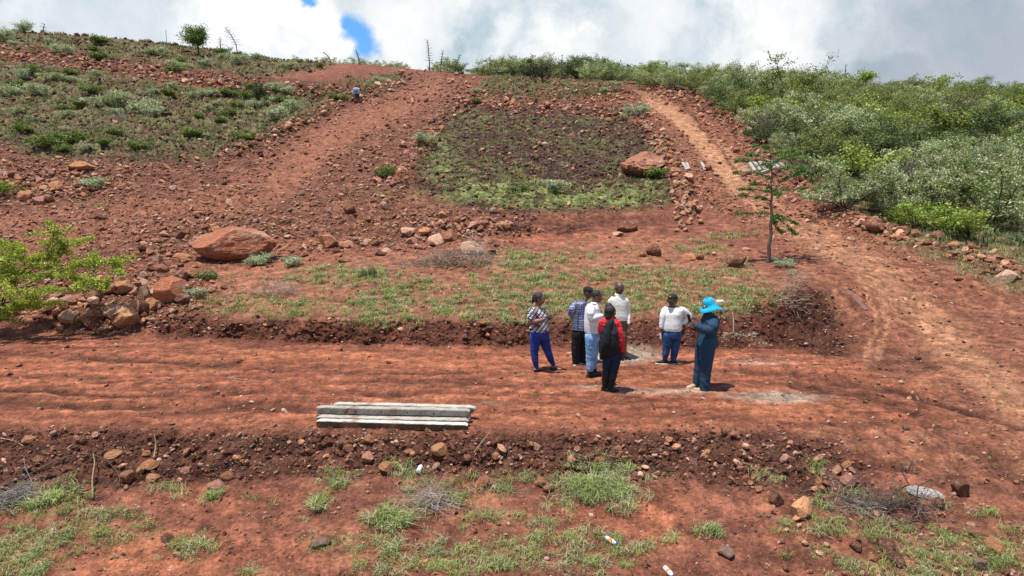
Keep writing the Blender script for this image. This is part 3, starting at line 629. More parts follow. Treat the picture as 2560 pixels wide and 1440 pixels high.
NAMED = [(245,538,44,34,'brown','round brown rock alone on the bare rubble slope at left'),
 (1635,626,40,36,'brown','round brown boulder alone on the near grassy plot, above the standing group'),
 (1604,636,26,20,'red','small red rock touching the round boulder on the near plot'),
 (1181,618,66,44,'pale','pale boulder beside the right end of the dead brush pile'),
 (1232,625,30,28,'dark','dark rock with a pale top right of the pale boulder'),
 (1092,598,50,30,'pale','pale ridged rock left of the gap in the rubble row'),
 (1030,602,32,24,'pink','rounded pinkish rock in front of the pale ridged rock'),
 (1016,578,46,26,'pale','broad pale rock at the left of the middle rock row'),
 (1062,578,34,22,'orange','orange rock between the two pale rocks of the middle row'),
 (1128,590,56,30,'red','wide red rock right behind the brush pile'),
 (1108,536,26,24,'tan','tan upright stone standing above the middle rock row'),
 (1142,548,24,20,'orange','small orange stone beside the tan upright stone'),
 (1190,560,50,26,'pink','pink pitted rock above the pale boulder'),
 (1262,562,40,22,'tan','tan flat rock near the burnt stump at the plot corner'),
 (1232,527,28,20,'grey','grey rock at the lower left corner of the central plot'),
 (1254,528,20,20,'red','red rock at the lower left corner of the central plot'),
 (870,522,40,28,'brown','pointed brown rock alone in the middle of the bare slope'),
 (824,602,56,42,'red','big red brown rock in the stone row right of the huge boulder'),
 (860,610,26,20,'pink','small pink rock against the big red brown rock'),
 (938,606,24,22,'brown','brown rock at the middle of the stone row'),
 (966,626,30,16,'pale','pale low rock at the edge of the grassy plot'),
 (861,648,36,18,'orange','orange flat rock lying alone on bare soil at the top of the grassy plot'),
 (512,598,60,34,'pink','slanting slab resting on the left end of the huge boulder'),
 (456,584,34,32,'brown','round brown rock up left of the huge boulder'),
 (541,574,28,24,'tan','tan rock on top behind the huge boulder'),
 (458,642,60,28,'orange','orange rock at the left foot of the huge boulder'),
 (205,412,52,28,'orange','orange boulder on the edge of the dark ditch at far left'),
 (143,466,38,28,'orange','orange brown boulder in the far left rock group'),
 (62,490,42,34,'red','larger red rock at the lower left of the far left rock group'),
 (98,500,28,28,'pink','pink rock at the front of the far left rock group'),
 (120,494,30,24,'red','red rock next to the pink rock of the far left group'),
 (203,462,34,14,'grey','grey flat stone on the right of the far left rock group'),
 (650,343,28,16,'pale','pale rock on the edge of the left hillside plot'),
 (1565,562,58,36,'brown','dark brown boulder in the gully below the central plot'),
 (1545,584,30,12,'pale','pale flat stone in front of the dark gully boulder'),
 (2180,556,44,28,'red','wide red boulder on the right edge of the side road'),
 (2183,562,46,36,'brown','dark rounded boulder by the silver bushes on the right roadside'),
 (2256,577,36,28,'red','red boulder leaning at the right roadside near the green bush'),
 (2344,588,36,32,'brown','brown pointed rock standing in grass right of the side road'),
 (2242,592,36,18,'orange','orange flat rock at the right roadside'),
 (2424,612,24,16,'brown','brown rock in the grass at the far right roadside'),
 (2460,680,28,22,'red','red rock touching the long slab at the right edge'),
 (1836,650,52,44,'brown','brown lumpy rock left of the young thorn tree'),
 (1724,641,32,18,'orange','orange rock on the near plot between boulder and thorn tree'),
 (1748,641,22,18,'orange','smaller orange rock next to the orange one on the near plot'),
 (1866,622,28,10,'pale','pale flat stone left of the thorn tree'),
 (1218,820,30,16,'brown','brown stone on the cut bank left of the group'),
 (1211,806,26,10,'orange','orange stone on top of the cut bank left of the group'),
 (1940,1243,40,42,'brown','round brown rock next to the yellow tan rock'),
 (2400,1218,48,50,'brown','brown boulder with one whitish face at the right of the foreground'),
 (2113,1160,28,20,'tan','small tan rock above the foreground thorn brush'),
 (2046,1208,22,36,'orange','orange upright rock at the left of the thorn brush'),
 (2118,1196,44,34,'pink','pink pitted rock behind the foreground thorn brush'),
 (2346,1256,28,30,'brown','brown rock below the broken concrete slab'),
 (2220,1360,46,44,'brown','big brown rock in the lower right grass'),
 (2140,1362,30,30,'brown','brown rock left of the big one in the lower right grass'),
 (2184,1392,28,16,'orange','orange stone below the big rock in the lower right grass'),
 (2242,1396,38,30,'dark','dark rock below right of the big one in the grass'),
 (2446,1330,52,26,'red','red flat rock at the right of the foreground'),
 (2486,1362,40,36,'orange','orange red rock near the lower right corner'),
 (2450,1408,36,32,'grey','grey ball shaped rock near the lower right corner'),
 (1810,1378,52,28,'grey','grey brown flat rock alone on bare soil at the bottom'),
 (965,1161,46,26,'orange','smooth orange oval rock beside the white bottle'),
 (1100,1120,46,34,'tan','rough tan rock on the front bank right of the concrete posts'),
 (921,1141,34,22,'pink','pink brown rock above left of the smooth orange rock'),
 (924,1095,30,22,'orange','orange brown rock just in front of the concrete posts'),
 (800,1354,52,26,'grey','wide grey rock half buried in the bottom grass'),
 (417,1343,36,20,'dark','dark red rock alone on bare soil at lower left'),
 (68,1096,38,26,'orange','orange rock at the top left of the front bank'),
 (206,1100,24,24,'brown','upright brown rock on the front bank at left'),
 (285,1134,42,15,'tan','long tan rock on the front bank at left'),
 (360,1131,26,20,'orange','orange rock below the hollow in the front bank'),
 (387,1192,32,22,'tan','tan wedge rock in the stone cluster of the front bank'),
 (354,1175,24,22,'tan','tan upright rock in the stone cluster of the front bank'),
 (459,1174,34,20,'pink','pinkish oval rock right of the front bank cluster'),
 (380,1160,50,22,'orange','wide orange rock at the top of the front bank cluster'),
 (320,1190,34,36,'red','red rock at the left of the front bank cluster'),
 (542,1213,42,24,'pink','pink rock with a dark underside at the foot of the front bank'),
 (568,1190,36,24,'red','red rock above the pink one at the foot of the front bank'),
 (1502,1147,38,22,'orange','smooth orange rock in the middle of the front bank'),
 (1242,1138,26,16,'tan','tan oval rock in the middle of the front bank'),
 (1342,1116,22,18,'pale','whitish stone in the middle of the front bank'),
 (1205,1205,44,36,'red','flat red rock low on the bank near the big grass clump'),
 (1352,1202,36,26,'orange','orange rock at the left edge of the big silvery grass clump'),
 (1372,1218,30,24,'pink','pink rock just below the one left of the big grass clump'),
 (1780,1092,22,20,'brown','brown rock on the right part of the front bank'),
 (1808,1082,20,20,'dark','dark rock on the top edge of the front bank at right'),
 (2263,1068,18,18,'grey','grey stone on the road below the wet tracks')]
for (u, v, w, h, t, lb) in NAMED: rock(u, v, w, h, t, lb, name='boulder' if w > 55 else 'rock', cat='boulder' if w > 55 else 'rock')
# yellow tan rock and the long slab have shapes of their own
rock(1998, 1272, 68, 54, (236, 172, 126), 'largest pale yellow rock in the foreground, its underside dark', mesh=boulder_mesh(53, (1, .8, .8), 13, .02), rz=.5, name='boulder', cat='boulder', sink=.12)
rock(2506, 692, 98, 40, (196, 160, 134), 'long pale flat slab tilted on the bank at the right edge', mesh=boulder_mesh(59, (1, .4, .26), 10, .02), rz=.35, tilt=-.22, name='rock_slab', cat='slab')
def row(n, pts, wid, smin, smax, tones, label, group, pw=1.8):
    pts = np.array(pts, float); L = np.concatenate([[0], np.cumsum(np.linalg.norm(np.diff(pts, axis=0), axis=1))])
    for k in range(n):
        t = (k+RNG.uniform(.1, .9))/n*L[-1]; u = np.interp(t, L, pts[:, 0])+RNG.normal(0, wid); v = np.interp(t, L, pts[:, 1])+RNG.normal(0, wid*.45)
        w = smin+(smax-smin)*RNG.random()**pw; h = w*RNG.uniform(.5, .8)
        rock(u, v, w, h, tones[RNG.integers(len(tones))], label, group)
RED = ['red', 'brown', 'orange', 'pink', 'red', 'brown']
row(44, [(130,770),(220,735),(300,715),(380,720),(400,760),(350,765),(300,770),(230,790),(170,790),(250,760)], 14, 26, 56, ['pink', 'red', 'orange', 'pale', 'tan', 'brown'], 'rough reddish rock in the boulder pile by the road at left', 'rocks of the pile by the road', .9)
row(18, [(340,640),(400,610),(450,640),(470,670),(440,690),(380,660)], 22, 14, 32, RED, 'reddish rock heaped left of the huge boulder', 'rocks left of the huge boulder')
row(14, [(700,620),(760,612),(900,610),(960,600),(1000,620),(1080,612)], 12, 16, 34, ['pink', 'red', 'orange', 'pale'], 'small rock in the stone row between huge boulder and brush pile', 'rocks of the middle row')
row(9, [(1150,480),(1060,490),(1040,520),(1180,560),(1300,560),(1330,580)], 14, 12, 26, RED, 'rock scattered below the lower left corner of the central plot', 'rocks below the central plot')
row(14, [(960,440),(1000,440),(1040,420),(960,400),(1060,350),(1100,300),(1140,262),(1180,240)], 16, 14, 34, RED, 'rubble rock piled along the left edge of the central plot', 'rocks left of the central plot')
row(9, [(1130,245),(1200,262),(1300,275),(1450,285),(1560,290)], 12, 14, 30, RED, 'rock in the rubble band above the central plot', 'rocks above the central plot')
row(13, [(1600,300),(1640,340),(1660,370),(1690,450),(1710,500),(1730,530)], 12, 12, 28, RED, 'rock in the rubble strip between central plot and side road', 'rocks right of the central plot')
row(20, [(1830,290),(1900,350),(1960,430),(2060,510),(2140,550),(2250,590),(2420,640),(2560,680)], 12, 12, 26, RED, 'stone in the row along the right edge of the side road', 'stones along the side road')
row(8, [(2380,620),(2480,640),(2550,660),(2400,690)], 16, 14, 30, RED, 'rock in the rubble at the right edge above the road', 'rocks at the right edge')
row(4, [(0,135),(200,155),(330,180),(480,200),(620,218),(780,235)], 9, 9, 22, RED, 'rock in the rubble band crossing the left hillside', 'rocks of the hillside band')
row(8, [(570,385),(650,350),(720,320),(800,275),(830,262),(960,235),(1010,205)], 10, 11, 26, RED, 'rock along the lower right edge of the hillside plot', 'rocks edging the hillside plot')
row(3, [(60,82),(260,84),(400,92)], 5, 9, 16, ['dark', 'brown'], 'dark rock on the skyline at upper left', 'rocks on the skyline')
row(9, [(20,460),(100,440),(180,430),(220,470)], 12, 14, 28, RED, 'rock of the far left rock group above the thorn tree', 'rocks of the far left group')
row(4, [(1290,185),(1340,180),(1470,190),(1560,230),(1240,195)], 7, 9, 20, ['dark', 'red', 'brown'], 'rock on the rim of the topmost plot', 'rocks of the topmost plot')
row(14, [(20,1110),(300,1120),(600,1120),(750,1130),(1000,1130),(1250,1150),(1500,1130),(1800,1140),(2000,1180)], 22, 12, 24, RED+['tan', 'dark'], 'small rock stuck in the loose soil of the front bank', 'rocks of the front bank')
row(9, [(2060,1240),(2180,1240),(2300,1280),(2400,1300),(2300,1400),(2100,1380)], 30, 14, 30, RED+['grey'], 'rock among grass in the lower right foreground', 'rocks of the lower right foreground')
# ------------------------------------------------------------------ plants
def leaf_mat():
    m, T = mat('leaf')
    c = T.n('ShaderNodeAttribute'); c.attribute_name = 'tint'; oi = T.n('ShaderNodeObjectInfo')
    col = T.mix(1, oi.outputs['Color'], c.outputs['Color'], 'MULTIPLY')
    b = T.n('ShaderNodeBsdfPrincipled'); T.put(b.inputs['Base Color'], col); b.inputs['Roughness'].default_value = .6; b.inputs['Specular IOR Level'].default_value = .25
    tr = T.n('ShaderNodeBsdfTranslucent'); T.put(tr.inputs[0], T.mix(1, col, (1.0, 1.05, .55), 'MULTIPLY'))
    mx = T.n('ShaderNodeMixShader'); mx.inputs[0].default_value = .32; T.t.links.new(b.outputs[0], mx.inputs[1]); T.t.links.new(tr.outputs[0], mx.inputs[2])
    o = T.n('ShaderNodeOutputMaterial'); T.t.links.new(mx.outputs[0], o.inputs[0]); return m
def wood_mat():
    m, T = mat('bark')
    c = T.n('ShaderNodeAttribute'); c.attribute_name = 'tint'; oi = T.n('ShaderNodeObjectInfo')
    pos = T.n('ShaderNodeTexCoord').outputs['Object']; a = T.noise(pos, 30, 4, .6)
    col = T.mix(1, T.mix(1, oi.outputs['Color'], c.outputs['Color'], 'MULTIPLY'), T.ramp(a, [(.3, (.6, .6, .6)), (.7, (1.4, 1.4, 1.4))]), 'MULTIPLY')
    finish(T, col, .9, a, .5, .01, .15); return m
LEAF = leaf_mat(); WOOD = wood_mat()
def blades(P, nb, h, spread, rg, pal, wid=.004, droop=.5, seg=2):
    """P (k,3) tuft roots, nb blades each -> verts, tris, colours; every blade bends outward"""
    k = len(P); n = int(np.sum(nb)); own = np.repeat(np.arange(k), nb)
    th = rg.uniform(0, 6.283, n); hh = h[own]*rg.uniform(.45, 1.15, n); sp = spread[own]
    r0 = sp*np.sqrt(rg.random(n))*.8; ph = rg.uniform(0, 6.283, n)
    base = P[own]+np.stack([r0*np.cos(ph), r0*np.sin(ph), -.01-np.zeros(n)], -1)
    out = np.stack([np.cos(th), np.sin(th), np.zeros(n)], -1); lean = rg.uniform(.15, 1.0, n)*droop
    side = np.stack([-np.sin(th), np.cos(th), np.zeros(n)], -1)*(wid*hh/.15*rg.uniform(.7, 1.3, n)+.0012)[:, None]
    up = np.array([0, 0, 1.])
    m = base+out*(hh*lean*.45)[:, None]+up*(hh*.62)[:, None]
    t = base+out*(hh*lean*1.25)[:, None]+up*(hh*(1.05-.45*lean))[:, None]
    V = np.stack([base-side, base+side, m-side*.8, m+side*.8, t], 1)
    f = np.array([[0, 1, 3], [0, 3, 2], [2, 3, 4]]); F = (f[None]+(np.arange(n)*5)[:, None, None]).reshape(-1, 3)
    tone = pal[rg.integers(len(pal), size=k)][own]*rg.uniform(.65, 1.3, (n, 1)); dry = rg.random(n) < .24
    tone[dry] = A(190, 178, 138)*rg.uniform(.7, 1.2, (dry.sum(), 1))
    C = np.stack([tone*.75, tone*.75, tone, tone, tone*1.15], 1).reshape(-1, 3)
    return V.reshape(-1, 3), F, C
def grass(name, n, dens, seed, px, nb, pal, vmin, vmax, droop=.8, hmul=.8, wid=.004, ur=(-200, 2760)):
    rg = np.random.default_rng(seed); u = rg.uniform(*ur, n*14); v = rg.uniform(vmin, vmax, n*14)
    d = samp(dens, u, v)
    k = rg.random(len(u)) < d; u = u[k][:n]; v = v[k][:n]
    P = at_many(u, v); s = (P[:, 1]*CP+(HC-P[:, 2])*SP)/FPX
    size = s*rg.uniform(*px, len(u))
    nbs = rg.integers(nb[0], nb[1], len(u))
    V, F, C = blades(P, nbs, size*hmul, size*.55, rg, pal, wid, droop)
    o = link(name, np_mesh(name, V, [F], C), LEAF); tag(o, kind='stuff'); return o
PG = np.array([A(168, 186, 104), A(146, 168, 88), A(186, 194, 130), A(196, 192, 150), A(130, 152, 84)])*1.35
PB = np.array([A(156, 182, 92), A(136, 162, 78), A(176, 194, 114)])*1.25
PD = np.array([A(120, 138, 84), A(104, 122, 72), A(140, 150, 104), A(150, 150, 116)])*1.3
clump = lambda sc_, sd_: np.clip(.5+1.3*fbm(MUg/sc_, MVg/(sc_*.45), sd_, 3), 0, 1)
grass('grass', 1750, np.maximum(M['gF']**1.7, .012*(MVg > 1190))*clump(26, 61)**3.2, 71, (24, 56), (22, 46), PG, 1090, 1560, 1.3, .44, .0036)
grass('grass', 5000, np.maximum(M['gnp']**1.2, .04*M['gN'])*clump(24, 62)**2.4, 72, (14, 32), (13, 26), PG, 560, 830, 1.3, .42, .008)
grass('grass', 2800, M['gmid']*clump(30, 63)**1.6, 73, (9, 18), (10, 18), PB, 290, 540, 1.1, .4, .011)
grass('grass', 5200, np.maximum(M['gL']*clump(50, 64)**1.2, M['gT']), 74, (8, 18), (8, 14), PD, 60, 420, 1.0, .5, .014)
grass('grass', 1500, np.maximum(M['gC']*.35*clump(40, 65)**2, M['edgeR']), 75, (10, 22), (9, 15), PG, 250, 780, .8, .6, .008)
grass('grass', 2600, M['wood'], 76, (14, 30), (9, 14), PD, 230, 640, .7, .7, .01)
grass('grass', 260, .02*(MVg > 840)+.1*M['road'], 77, (8, 20), (7, 14), PG, 840, 1200, 1.2, .5, .005)
# shrubs: one mesh of bark and one of leaves per kind
def branchy(rg, H, R, nst, lean, twigs, kink=.25, rad=.03, seg=7):
    """stems from the foot, side twigs; returns bark MB and the twig points"""
    mb = MB(); tips = []
    for s_ in range(nst):
        az = s_/nst*6.283+rg.uniform(-.5, .5); L = H*rg.uniform(.75, 1.05); ln = lean*rg.uniform(.5, 1.2)
        p = np.array([rg.normal(0, .05), rg.normal(0, .05), -.05]); d = np.array([math.cos(az)*ln, math.sin(az)*ln, 1.0]); d /= np.linalg.norm(d)
        pts = [p]
        for i in range(seg):
            d = d+rg.normal(0, kink, 3)*np.array([1, 1, .5]); d[2] = max(d[2], .15); d /= np.linalg.norm(d); p = p+d*L/seg; pts.append(p)
        pts = np.array(pts); mb.tube(pts, np.linspace(rad, rad*.25, len(pts)), 5)
        for _ in range(twigs):
            t = rg.uniform(.3, 1); i = min(int(t*seg), seg-1); q = pts[i]+(pts[i+1]-pts[i])*(t*seg-i)
            a2 = rg.uniform(0, 6.283); tl = R*rg.uniform(.35, .8)*(1.15-.5*t); e = np.array([math.cos(a2), math.sin(a2), rg.uniform(.1, 1.0)]); e /= np.linalg.norm(e)
            m_ = q+e*tl*.5+rg.normal(0, .05, 3)*R; f_ = q+e*tl+rg.normal(0, .08, 3)*R
            mb.tube(np.array([q, m_, f_]), [rad*.35, rad*.22, rad*.1], 4); tips += [(q+m_)/2, m_, (m_+f_)/2, f_]
        tips.append(pts[-1])
    return mb, np.array(tips)
def leaves(rg, tips, per, spread, size, pal, asp=.45, up=.4):
    c = np.repeat(tips, per, axis=0); n = len(c); c = c+rg.normal(0, spread, (n, 3))*np.array([1, 1, .75])
    d = rg.normal(size=(n, 3)); d[:, 2] += up; d /= np.linalg.norm(d, axis=1)[:, None]
    e = np.cross(d, rg.normal(size=(n, 3))); e /= np.linalg.norm(e, axis=1)[:, None]
    s = size*rg.uniform(.6, 1.3, n)[:, None]
    V = np.stack([c-d*s, c-e*s*asp, c+d*s, c+e*s*asp], 1).reshape(-1, 3)
    cl = pal[rg.integers(len(pal), size=len(tips))]; C = np.repeat(cl, per, axis=0)*rg.uniform(.7, 1.3, (n, 1)); C = np.repeat(C, 4, axis=0)
    return V, (np.array([[0, 1, 2, 3]])+np.arange(n)[:, None]*4), C
KIND = {
 'silver': dict(pal=np.array([A(178, 188, 138), A(150, 164, 110), A(210, 212, 176), A(122, 140, 86)])*1.3, size=.047, per=18, spread=.085, asp=.42, bark=A(100, 86, 78), H=2.3, R=1.2, nst=8, lean=.8, tw=11),
 'olive': dict(pal=np.array([A(142, 152, 84), A(126, 136, 70), A(162, 168, 104), A(108, 120, 64)])*1.3, size=.05, per=13, spread=.13, asp=.5, bark=A(80, 68, 60), H=2.6, R=1.3, nst=5, lean=.85, tw=13),
 'green': dict(pal=np.array([A(150, 170, 74), A(168, 186, 86), A(126, 148, 64), A(182, 198, 104)])*1.25, size=.062, per=13, spread=.13, asp=.55, bark=A(84, 70, 58), H=1.9, R=1.0, nst=6, lean=.8, tw=10),
 'dark': dict(pal=np.array([A(96, 110, 66), A(80, 94, 58), A(114, 128, 76)])*1.3, size=.055, per=13, spread=.12, asp=.5, bark=A(70, 58, 52), H=2.0, R=1.1, nst=6, lean=.7, tw=10),
 'bare': dict(pal=np.array([A(140, 130, 120), A(120, 108, 104)]), size=.025, per=2, spread=.1, asp=.5, bark=A(124, 108, 104), H=1.7, R=.9, nst=9, lean=.8, tw=14),
 'low': dict(pal=np.array([A(188, 194, 160), A(160, 172, 132), A(206, 210, 182)])*1.25, size=.05, per=8, spread=.07, asp=.35, bark=A(110, 96, 88), H=.75, R=.4, nst=8, lean=.8, tw=5),
 'lowgreen': dict(pal=np.array([A(128, 146, 74), A(150, 164, 90), A(104, 124, 62)])*1.05, size=.05, per=8, spread=.08, asp=.5, bark=A(90, 76, 64), H=.6, R=.42, nst=8, lean=1.0, tw=5)}
PROT = {}
def make_proto(kind, k, dens=1.0):
    d = KIND[kind]; rg = np.random.default_rng(abs(hash_(kind))+k)
    mb, tips = branchy(rg, d['H'], d['R'], d['nst'], d['lean'], d['tw'], rad=.03 if d['H'] > 1 else .012)
    bm_ = mb.mesh(kind+'_wood'); bm_.materials.append(WOOD)
    tips = tips[tips[:, 2] > d['H']*.12]
    V, F, C = leaves(rg, tips, d['per'], d['spread'], d['size'], d['pal'], d['asp'])
    lm = np_mesh(kind+'_leaves', V, [F], C); lm.materials.append(LEAF)
    return bm_, lm, (V, F, C)
def hash_(s): return sum(ord(c)*(i+3)*131 for i, c in enumerate(s)) % 100000
def shrub(kind, k, P, height, name, label, cat, group=None, rz=None, wide=1.0, tone=1.0):
    key = (kind, k)
    if key not in PROT: PROT[key] = make_proto(kind, k)
    bm_, lm, _ = PROT[key]; d = KIND[kind]
    r = empty(name, (P[0], P[1], P[2]), RNG.uniform(0, 6.28) if rz is None else rz)
    s = height/d['H']; r.scale = (s*wide, s*wide, s)
    a = link('trunk' if height > 1.2 else 'stem', bm_, None, r); a.color = (*[float(x) for x in d['bark']], 1)
    b = link('crown' if height > 1.2 else 'foliage', lm, None, r); b.color = (tone, tone*RNG.uniform(.97, 1.03), tone*RNG.uniform(.94, 1.04), 1)
    tag(r, label, cat, group); return r
# ---- the thicket to the right of the side road
wl = [(1800,262),(1880,330),(1960,400),(2040,480),(2200,548),(2350,590),(2560,622),(2900,640)]
def wood_v(u): return np.interp(u, [p[0] for p in wl], [p[1] for p in wl])
placed = []
rgw = np.random.default_rng(77)
LBL = {'silver': ('silvery grey-green shrub', 'shrub'), 'olive': ('olive feathery thorn shrub', 'shrub'), 'green': ('bright yellow-green leafy bush', 'bush'), 'dark': ('dark green bush', 'bush'), 'bare': ('leafless grey-purple shrub', 'shrub')}
def try_place(u, v, gap):
    P = at(u, v)
    for q in placed:
        if (P[0]-q[0])**2+(P[1]-q[1])**2 < gap*gap: return None
    placed.append((P[0], P[1])); return P
# shrubs one can pick out in the picture first
PICK = [('silver', 2110, 520, 150, 1.1, 'pale silvery shrub nearest the road bend at the lower left corner of the thicket'),
 ('silver', 2320, 545, 130, 1.2, 'wide whitish shrub left of the bright green bush at the front of the thicket'),
 ('green', 2285, 568, 70, 1.2, 'low bright green bush at the very front of the thicket'),
 ('green', 2415, 590, 100, 1.3, 'yellow-green bush at the front of the thicket near the right edge'),
 ('silver', 2480, 560, 190, 1.1, 'tall silvery shrub behind the yellow-green bush at right'),
 ('silver', 2010, 350, 120, 1.2, 'large grey silvery shrub in the middle of the thicket front, by the road'),
 ('silver', 2200, 540, 100, 1.1, 'silvery shrub with thin dark stems at the front of the thicket'),
 ('bare', 2245, 500, 120, .9, 'leafless purple-grey shrub inside the thicket'),
 ('bare', 2010, 448, 60, 1.4, 'low leafless shrub at the road edge above the concrete posts'),
 ('olive', 1955, 275, 130, 1.2, 'tall bright olive thorn tree on the left of the thicket crest'),
 ('silver', 1868, 250, 90, 1.0, 'pale shrub on the crest left of the tall olive thorn tree'),
 ('green', 2075, 270, 60, .9, 'small vivid green bush in the upper thicket'),
 ('green', 2140, 290, 60, 1.1, 'second vivid green bush in the upper thicket, right of the first'),
 ('green', 2530, 300, 80, 1.2, 'yellow-green bush high in the thicket at the right edge'),
 ('olive', 2480, 290, 80, 1.2, 'flat topped thorn tree in the upper right of the thicket'),
 ('dark', 1790, 262, 50, 1.2, 'dark bush at the top of the roadside bank'),
 ('dark', 1905, 362, 60, 1.2, 'dark green low bush at the roadside above the thorn tree top')]
for kd, u, v, h, wd, lb in PICK:
    P = at(u, v); placed.append((P[0], P[1])); s = mpp(P)
    shrub(kd, int(RNG.integers(3)), P, h*s*1.03, 'thorn_tree' if 'tree' in lb.split(',')[0].replace('thorn tree top','') and kd == 'olive' else 'shrub', lb, 'tree' if kd == 'olive' else LBL[kd][1], None, wide=wd)
cnt_ = 0
bands = [(560, 640, 'at the front of the thicket'), (450, 560, 'in the lower part of the thicket'), (340, 450, 'in the middle of the thicket'), (225, 340, 'high up in the thicket')]
for _ in range(9000):
    if cnt_ >= 215: break
    u = rgw.uniform(1790, 2680); w0 = wood_v(u); top = np.interp(u, [1560, 2000, 2560], [205, 240, 262])
    v = top+(w0-top)*rgw.random()**1.25
    if 2200 < u and v > w0-8: continue
    P0 = at(u, v); gap = 1.85 if P0[1] < 45 else 2.6
    P = try_place(u, v, gap)
    if P is None: continue
    kd = rgw.choice(['silver', 'olive', 'green', 'dark', 'bare'], p=[.40, .30, .11, .14, .05]) if v > 330 else rgw.choice(['silver', 'olive', 'green', 'dark', 'bare'], p=[.27, .46, .11, .12, .04])
    h = rgw.uniform(1.5, 2.5)*(1.0+.28*min(1, max(0, (P[1]-32)/35)))
    if v > w0-22: h *= .75
    where = next(t for a, b, t in bands if a <= v < b or (b == 640 and v >= 560)) if v > 225 else 'high up in the thicket'
    k = int(rgw.integers(4)); lb = LBL[kd][0]+' '+where
    shrub(kd, k, P, h, 'shrub', lb, LBL[kd][1], lb.replace('shrub', 'shrubs').replace('bush', 'bushes'), wide=rgw.uniform(.95, 1.4), tone=rgw.uniform(.7, 1.25)); cnt_ += 1
# ---- crest shrubs further left, and the far scrub that reads as one mass
for _ in range(3000):
    if cnt_ >= 262: break
    u = rgw.uniform(1140, 1860); vb = np.interp(u, [1140, 1290, 1560, 1640, 1720, 1860], [172, 190, 203, 222, 240, 300]); v = rgw.uniform(vb-22, vb)
    P = try_place(u, v, 2.2)
    if P is None: continue
    kd = rgw.choice(['silver', 'olive', 'dark', 'green'], p=[.42, .4, .1, .08]); lb = LBL[kd][0]+' on the crest behind the plots'
    shrub(kd, int(rgw.integers(4)), P, rgw.uniform(1.6, 2.7)*(.7 if u < 1290 else 1), 'shrub', lb, LBL[kd][1], lb.replace('shrub', 'shrubs').replace('bush', 'bushes'), wide=rgw.uniform(1.1, 1.5)); cnt_ += 1
def mass(name, n, urange, vof, hr, kinds, seed):
    rg = np.random.default_rng(seed); VV, FF, CC, b = [], [], [], 0
    for i in range(n):
        u = rg.uniform(*urange); P = np.array(at(u, vof(u, rg)), float)
        P = P+np.array([0, rg.uniform(2, 26), 0]); 
        kd = kinds[rg.integers(len(kinds))]; key = (kd, int(rg.integers(3)))
        if key not in PROT: PROT[key] = make_proto(*key)
        V, F, C = PROT[key][2]; q = rg.random(len(F)) < .35; V4 = V.reshape(-1, 4, 3)[q]; c4 = C.reshape(-1, 4, 3)[q]
        ctr = V4.mean(1, keepdims=True); V4 = ctr+(V4-ctr)*1.5
        s = rg.uniform(*hr)/KIND[kd]['H']; th = rg.uniform(0, 6.28); R_ = np.array([[math.cos(th), -math.sin(th), 0], [math.sin(th), math.cos(th), 0], [0, 0, 1]])
        # stand on the sheet
        a_ = P[0]/P[1]; j = int(np.clip(np.interp(1280+a_*FPX, ucols, np.arange(NU)), 0, NU-1)); zg = np.interp(P[1], VERT[:, j, 1], VERT[:, j, 2])
        V4 = (V4.reshape(-1, 3)@R_.T)*np.array([s*1.3, s*1.3, s])+np.array([P[0], P[1], zg]); m = len(V4)//4
        VV.append(V4); FF.append(np.array([[0, 1, 2, 3]])+np.arange(m)[:, None]*4+b); CC.append(c4.reshape(-1, 3)); b += len(V4)
    o = link(name, np_mesh(name, np.concatenate(VV), [np.concatenate(FF)], np.concatenate(CC)), LEAF); tag(o, kind='stuff')
mass('far_scrub', 300, (1100, 2750), lambda u, rg: np.interp(u, [1100, 1560, 2000, 2700], [176, 202, 228, 252])+rg.uniform(-6, 10), (1.7, 2.6), ['silver', 'olive', 'olive', 'silver', 'dark'], 5)
mass('far_scrub', 90, (1180, 1660), lambda u, rg: np.interp(u, [1180, 1560, 1660], [178, 199, 210])+rg.uniform(-2, 5), (1.0, 1.8), ['silver', 'olive', 'dark'], 9)
mass('far_scrub', 170, (700, 1240), lambda u, rg: np.interp(u, [700, 900, 1240], [139, 153, 176])+rg.uniform(-3, 4), (.7, 1.5), ['silver', 'olive'], 6)
# ---- hillside shrubs
HS = [('low',160,135,26),('low',400,140,22),('low',445,170,22),('low',515,165,18),('low',405,132,18),('low',145,130,20),('low',25,240,30),('low',100,240,34),('low',60,200,28),('low',300,270,40),('low',265,265,32),('low',360,285,34),('low',385,290,26),('low',130,200,22),('low',190,208,20),
 ('low',640,270,22),('low',690,300,34),('low',730,280,30),('low',715,235,20),('low',690,230,24),('low',480,242,16),('low',545,265,16),('low',430,220,16),('low',385,238,16),('low',720,170,18),('low',570,150,20),('low',600,158,22),('low',640,150,16),('low',235,468,30),('low',215,380,20),('low',40,285,22),('low',520,240,20),('low',1385,480,30),('low',1590,290,34),('low',1560,298,14),('low',1510,235,16),('low',1190,235,14),('low',1065,360,30),('low',1285,250,12),('low',1540,215,14),('low',640,665,22),('low',490,742,26),('low',730,665,26),('low',655,655,28),
 ('low',12,40+60,30),('low',60,80,26),('low',1960,668,22),('low',1978,690,16),('low',1940,655,14),('low',2018,430,30),
 ('lowgreen',120,365,30),('lowgreen',180,360,34),('lowgreen',165,380,22),('lowgreen',260,365,20),('lowgreen',345,372,22),('lowgreen',480,340,18),('lowgreen',575,292,18),('lowgreen',620,350,22),('lowgreen',490,340,18),('lowgreen',250,150,18),('lowgreen',440,180,18),('lowgreen',80,185,24),('lowgreen',1190,260,14),('lowgreen',970,440,28),('lowgreen',1640,445,26),('lowgreen',630,222,16),('lowgreen',40,220,22),('lowgreen',1300,480,20),('lowgreen',235,130,14),
 ('lowgreen',455,160,18),('lowgreen',520,695,18),('lowgreen',800,170,12),('lowgreen',850,250,18)]
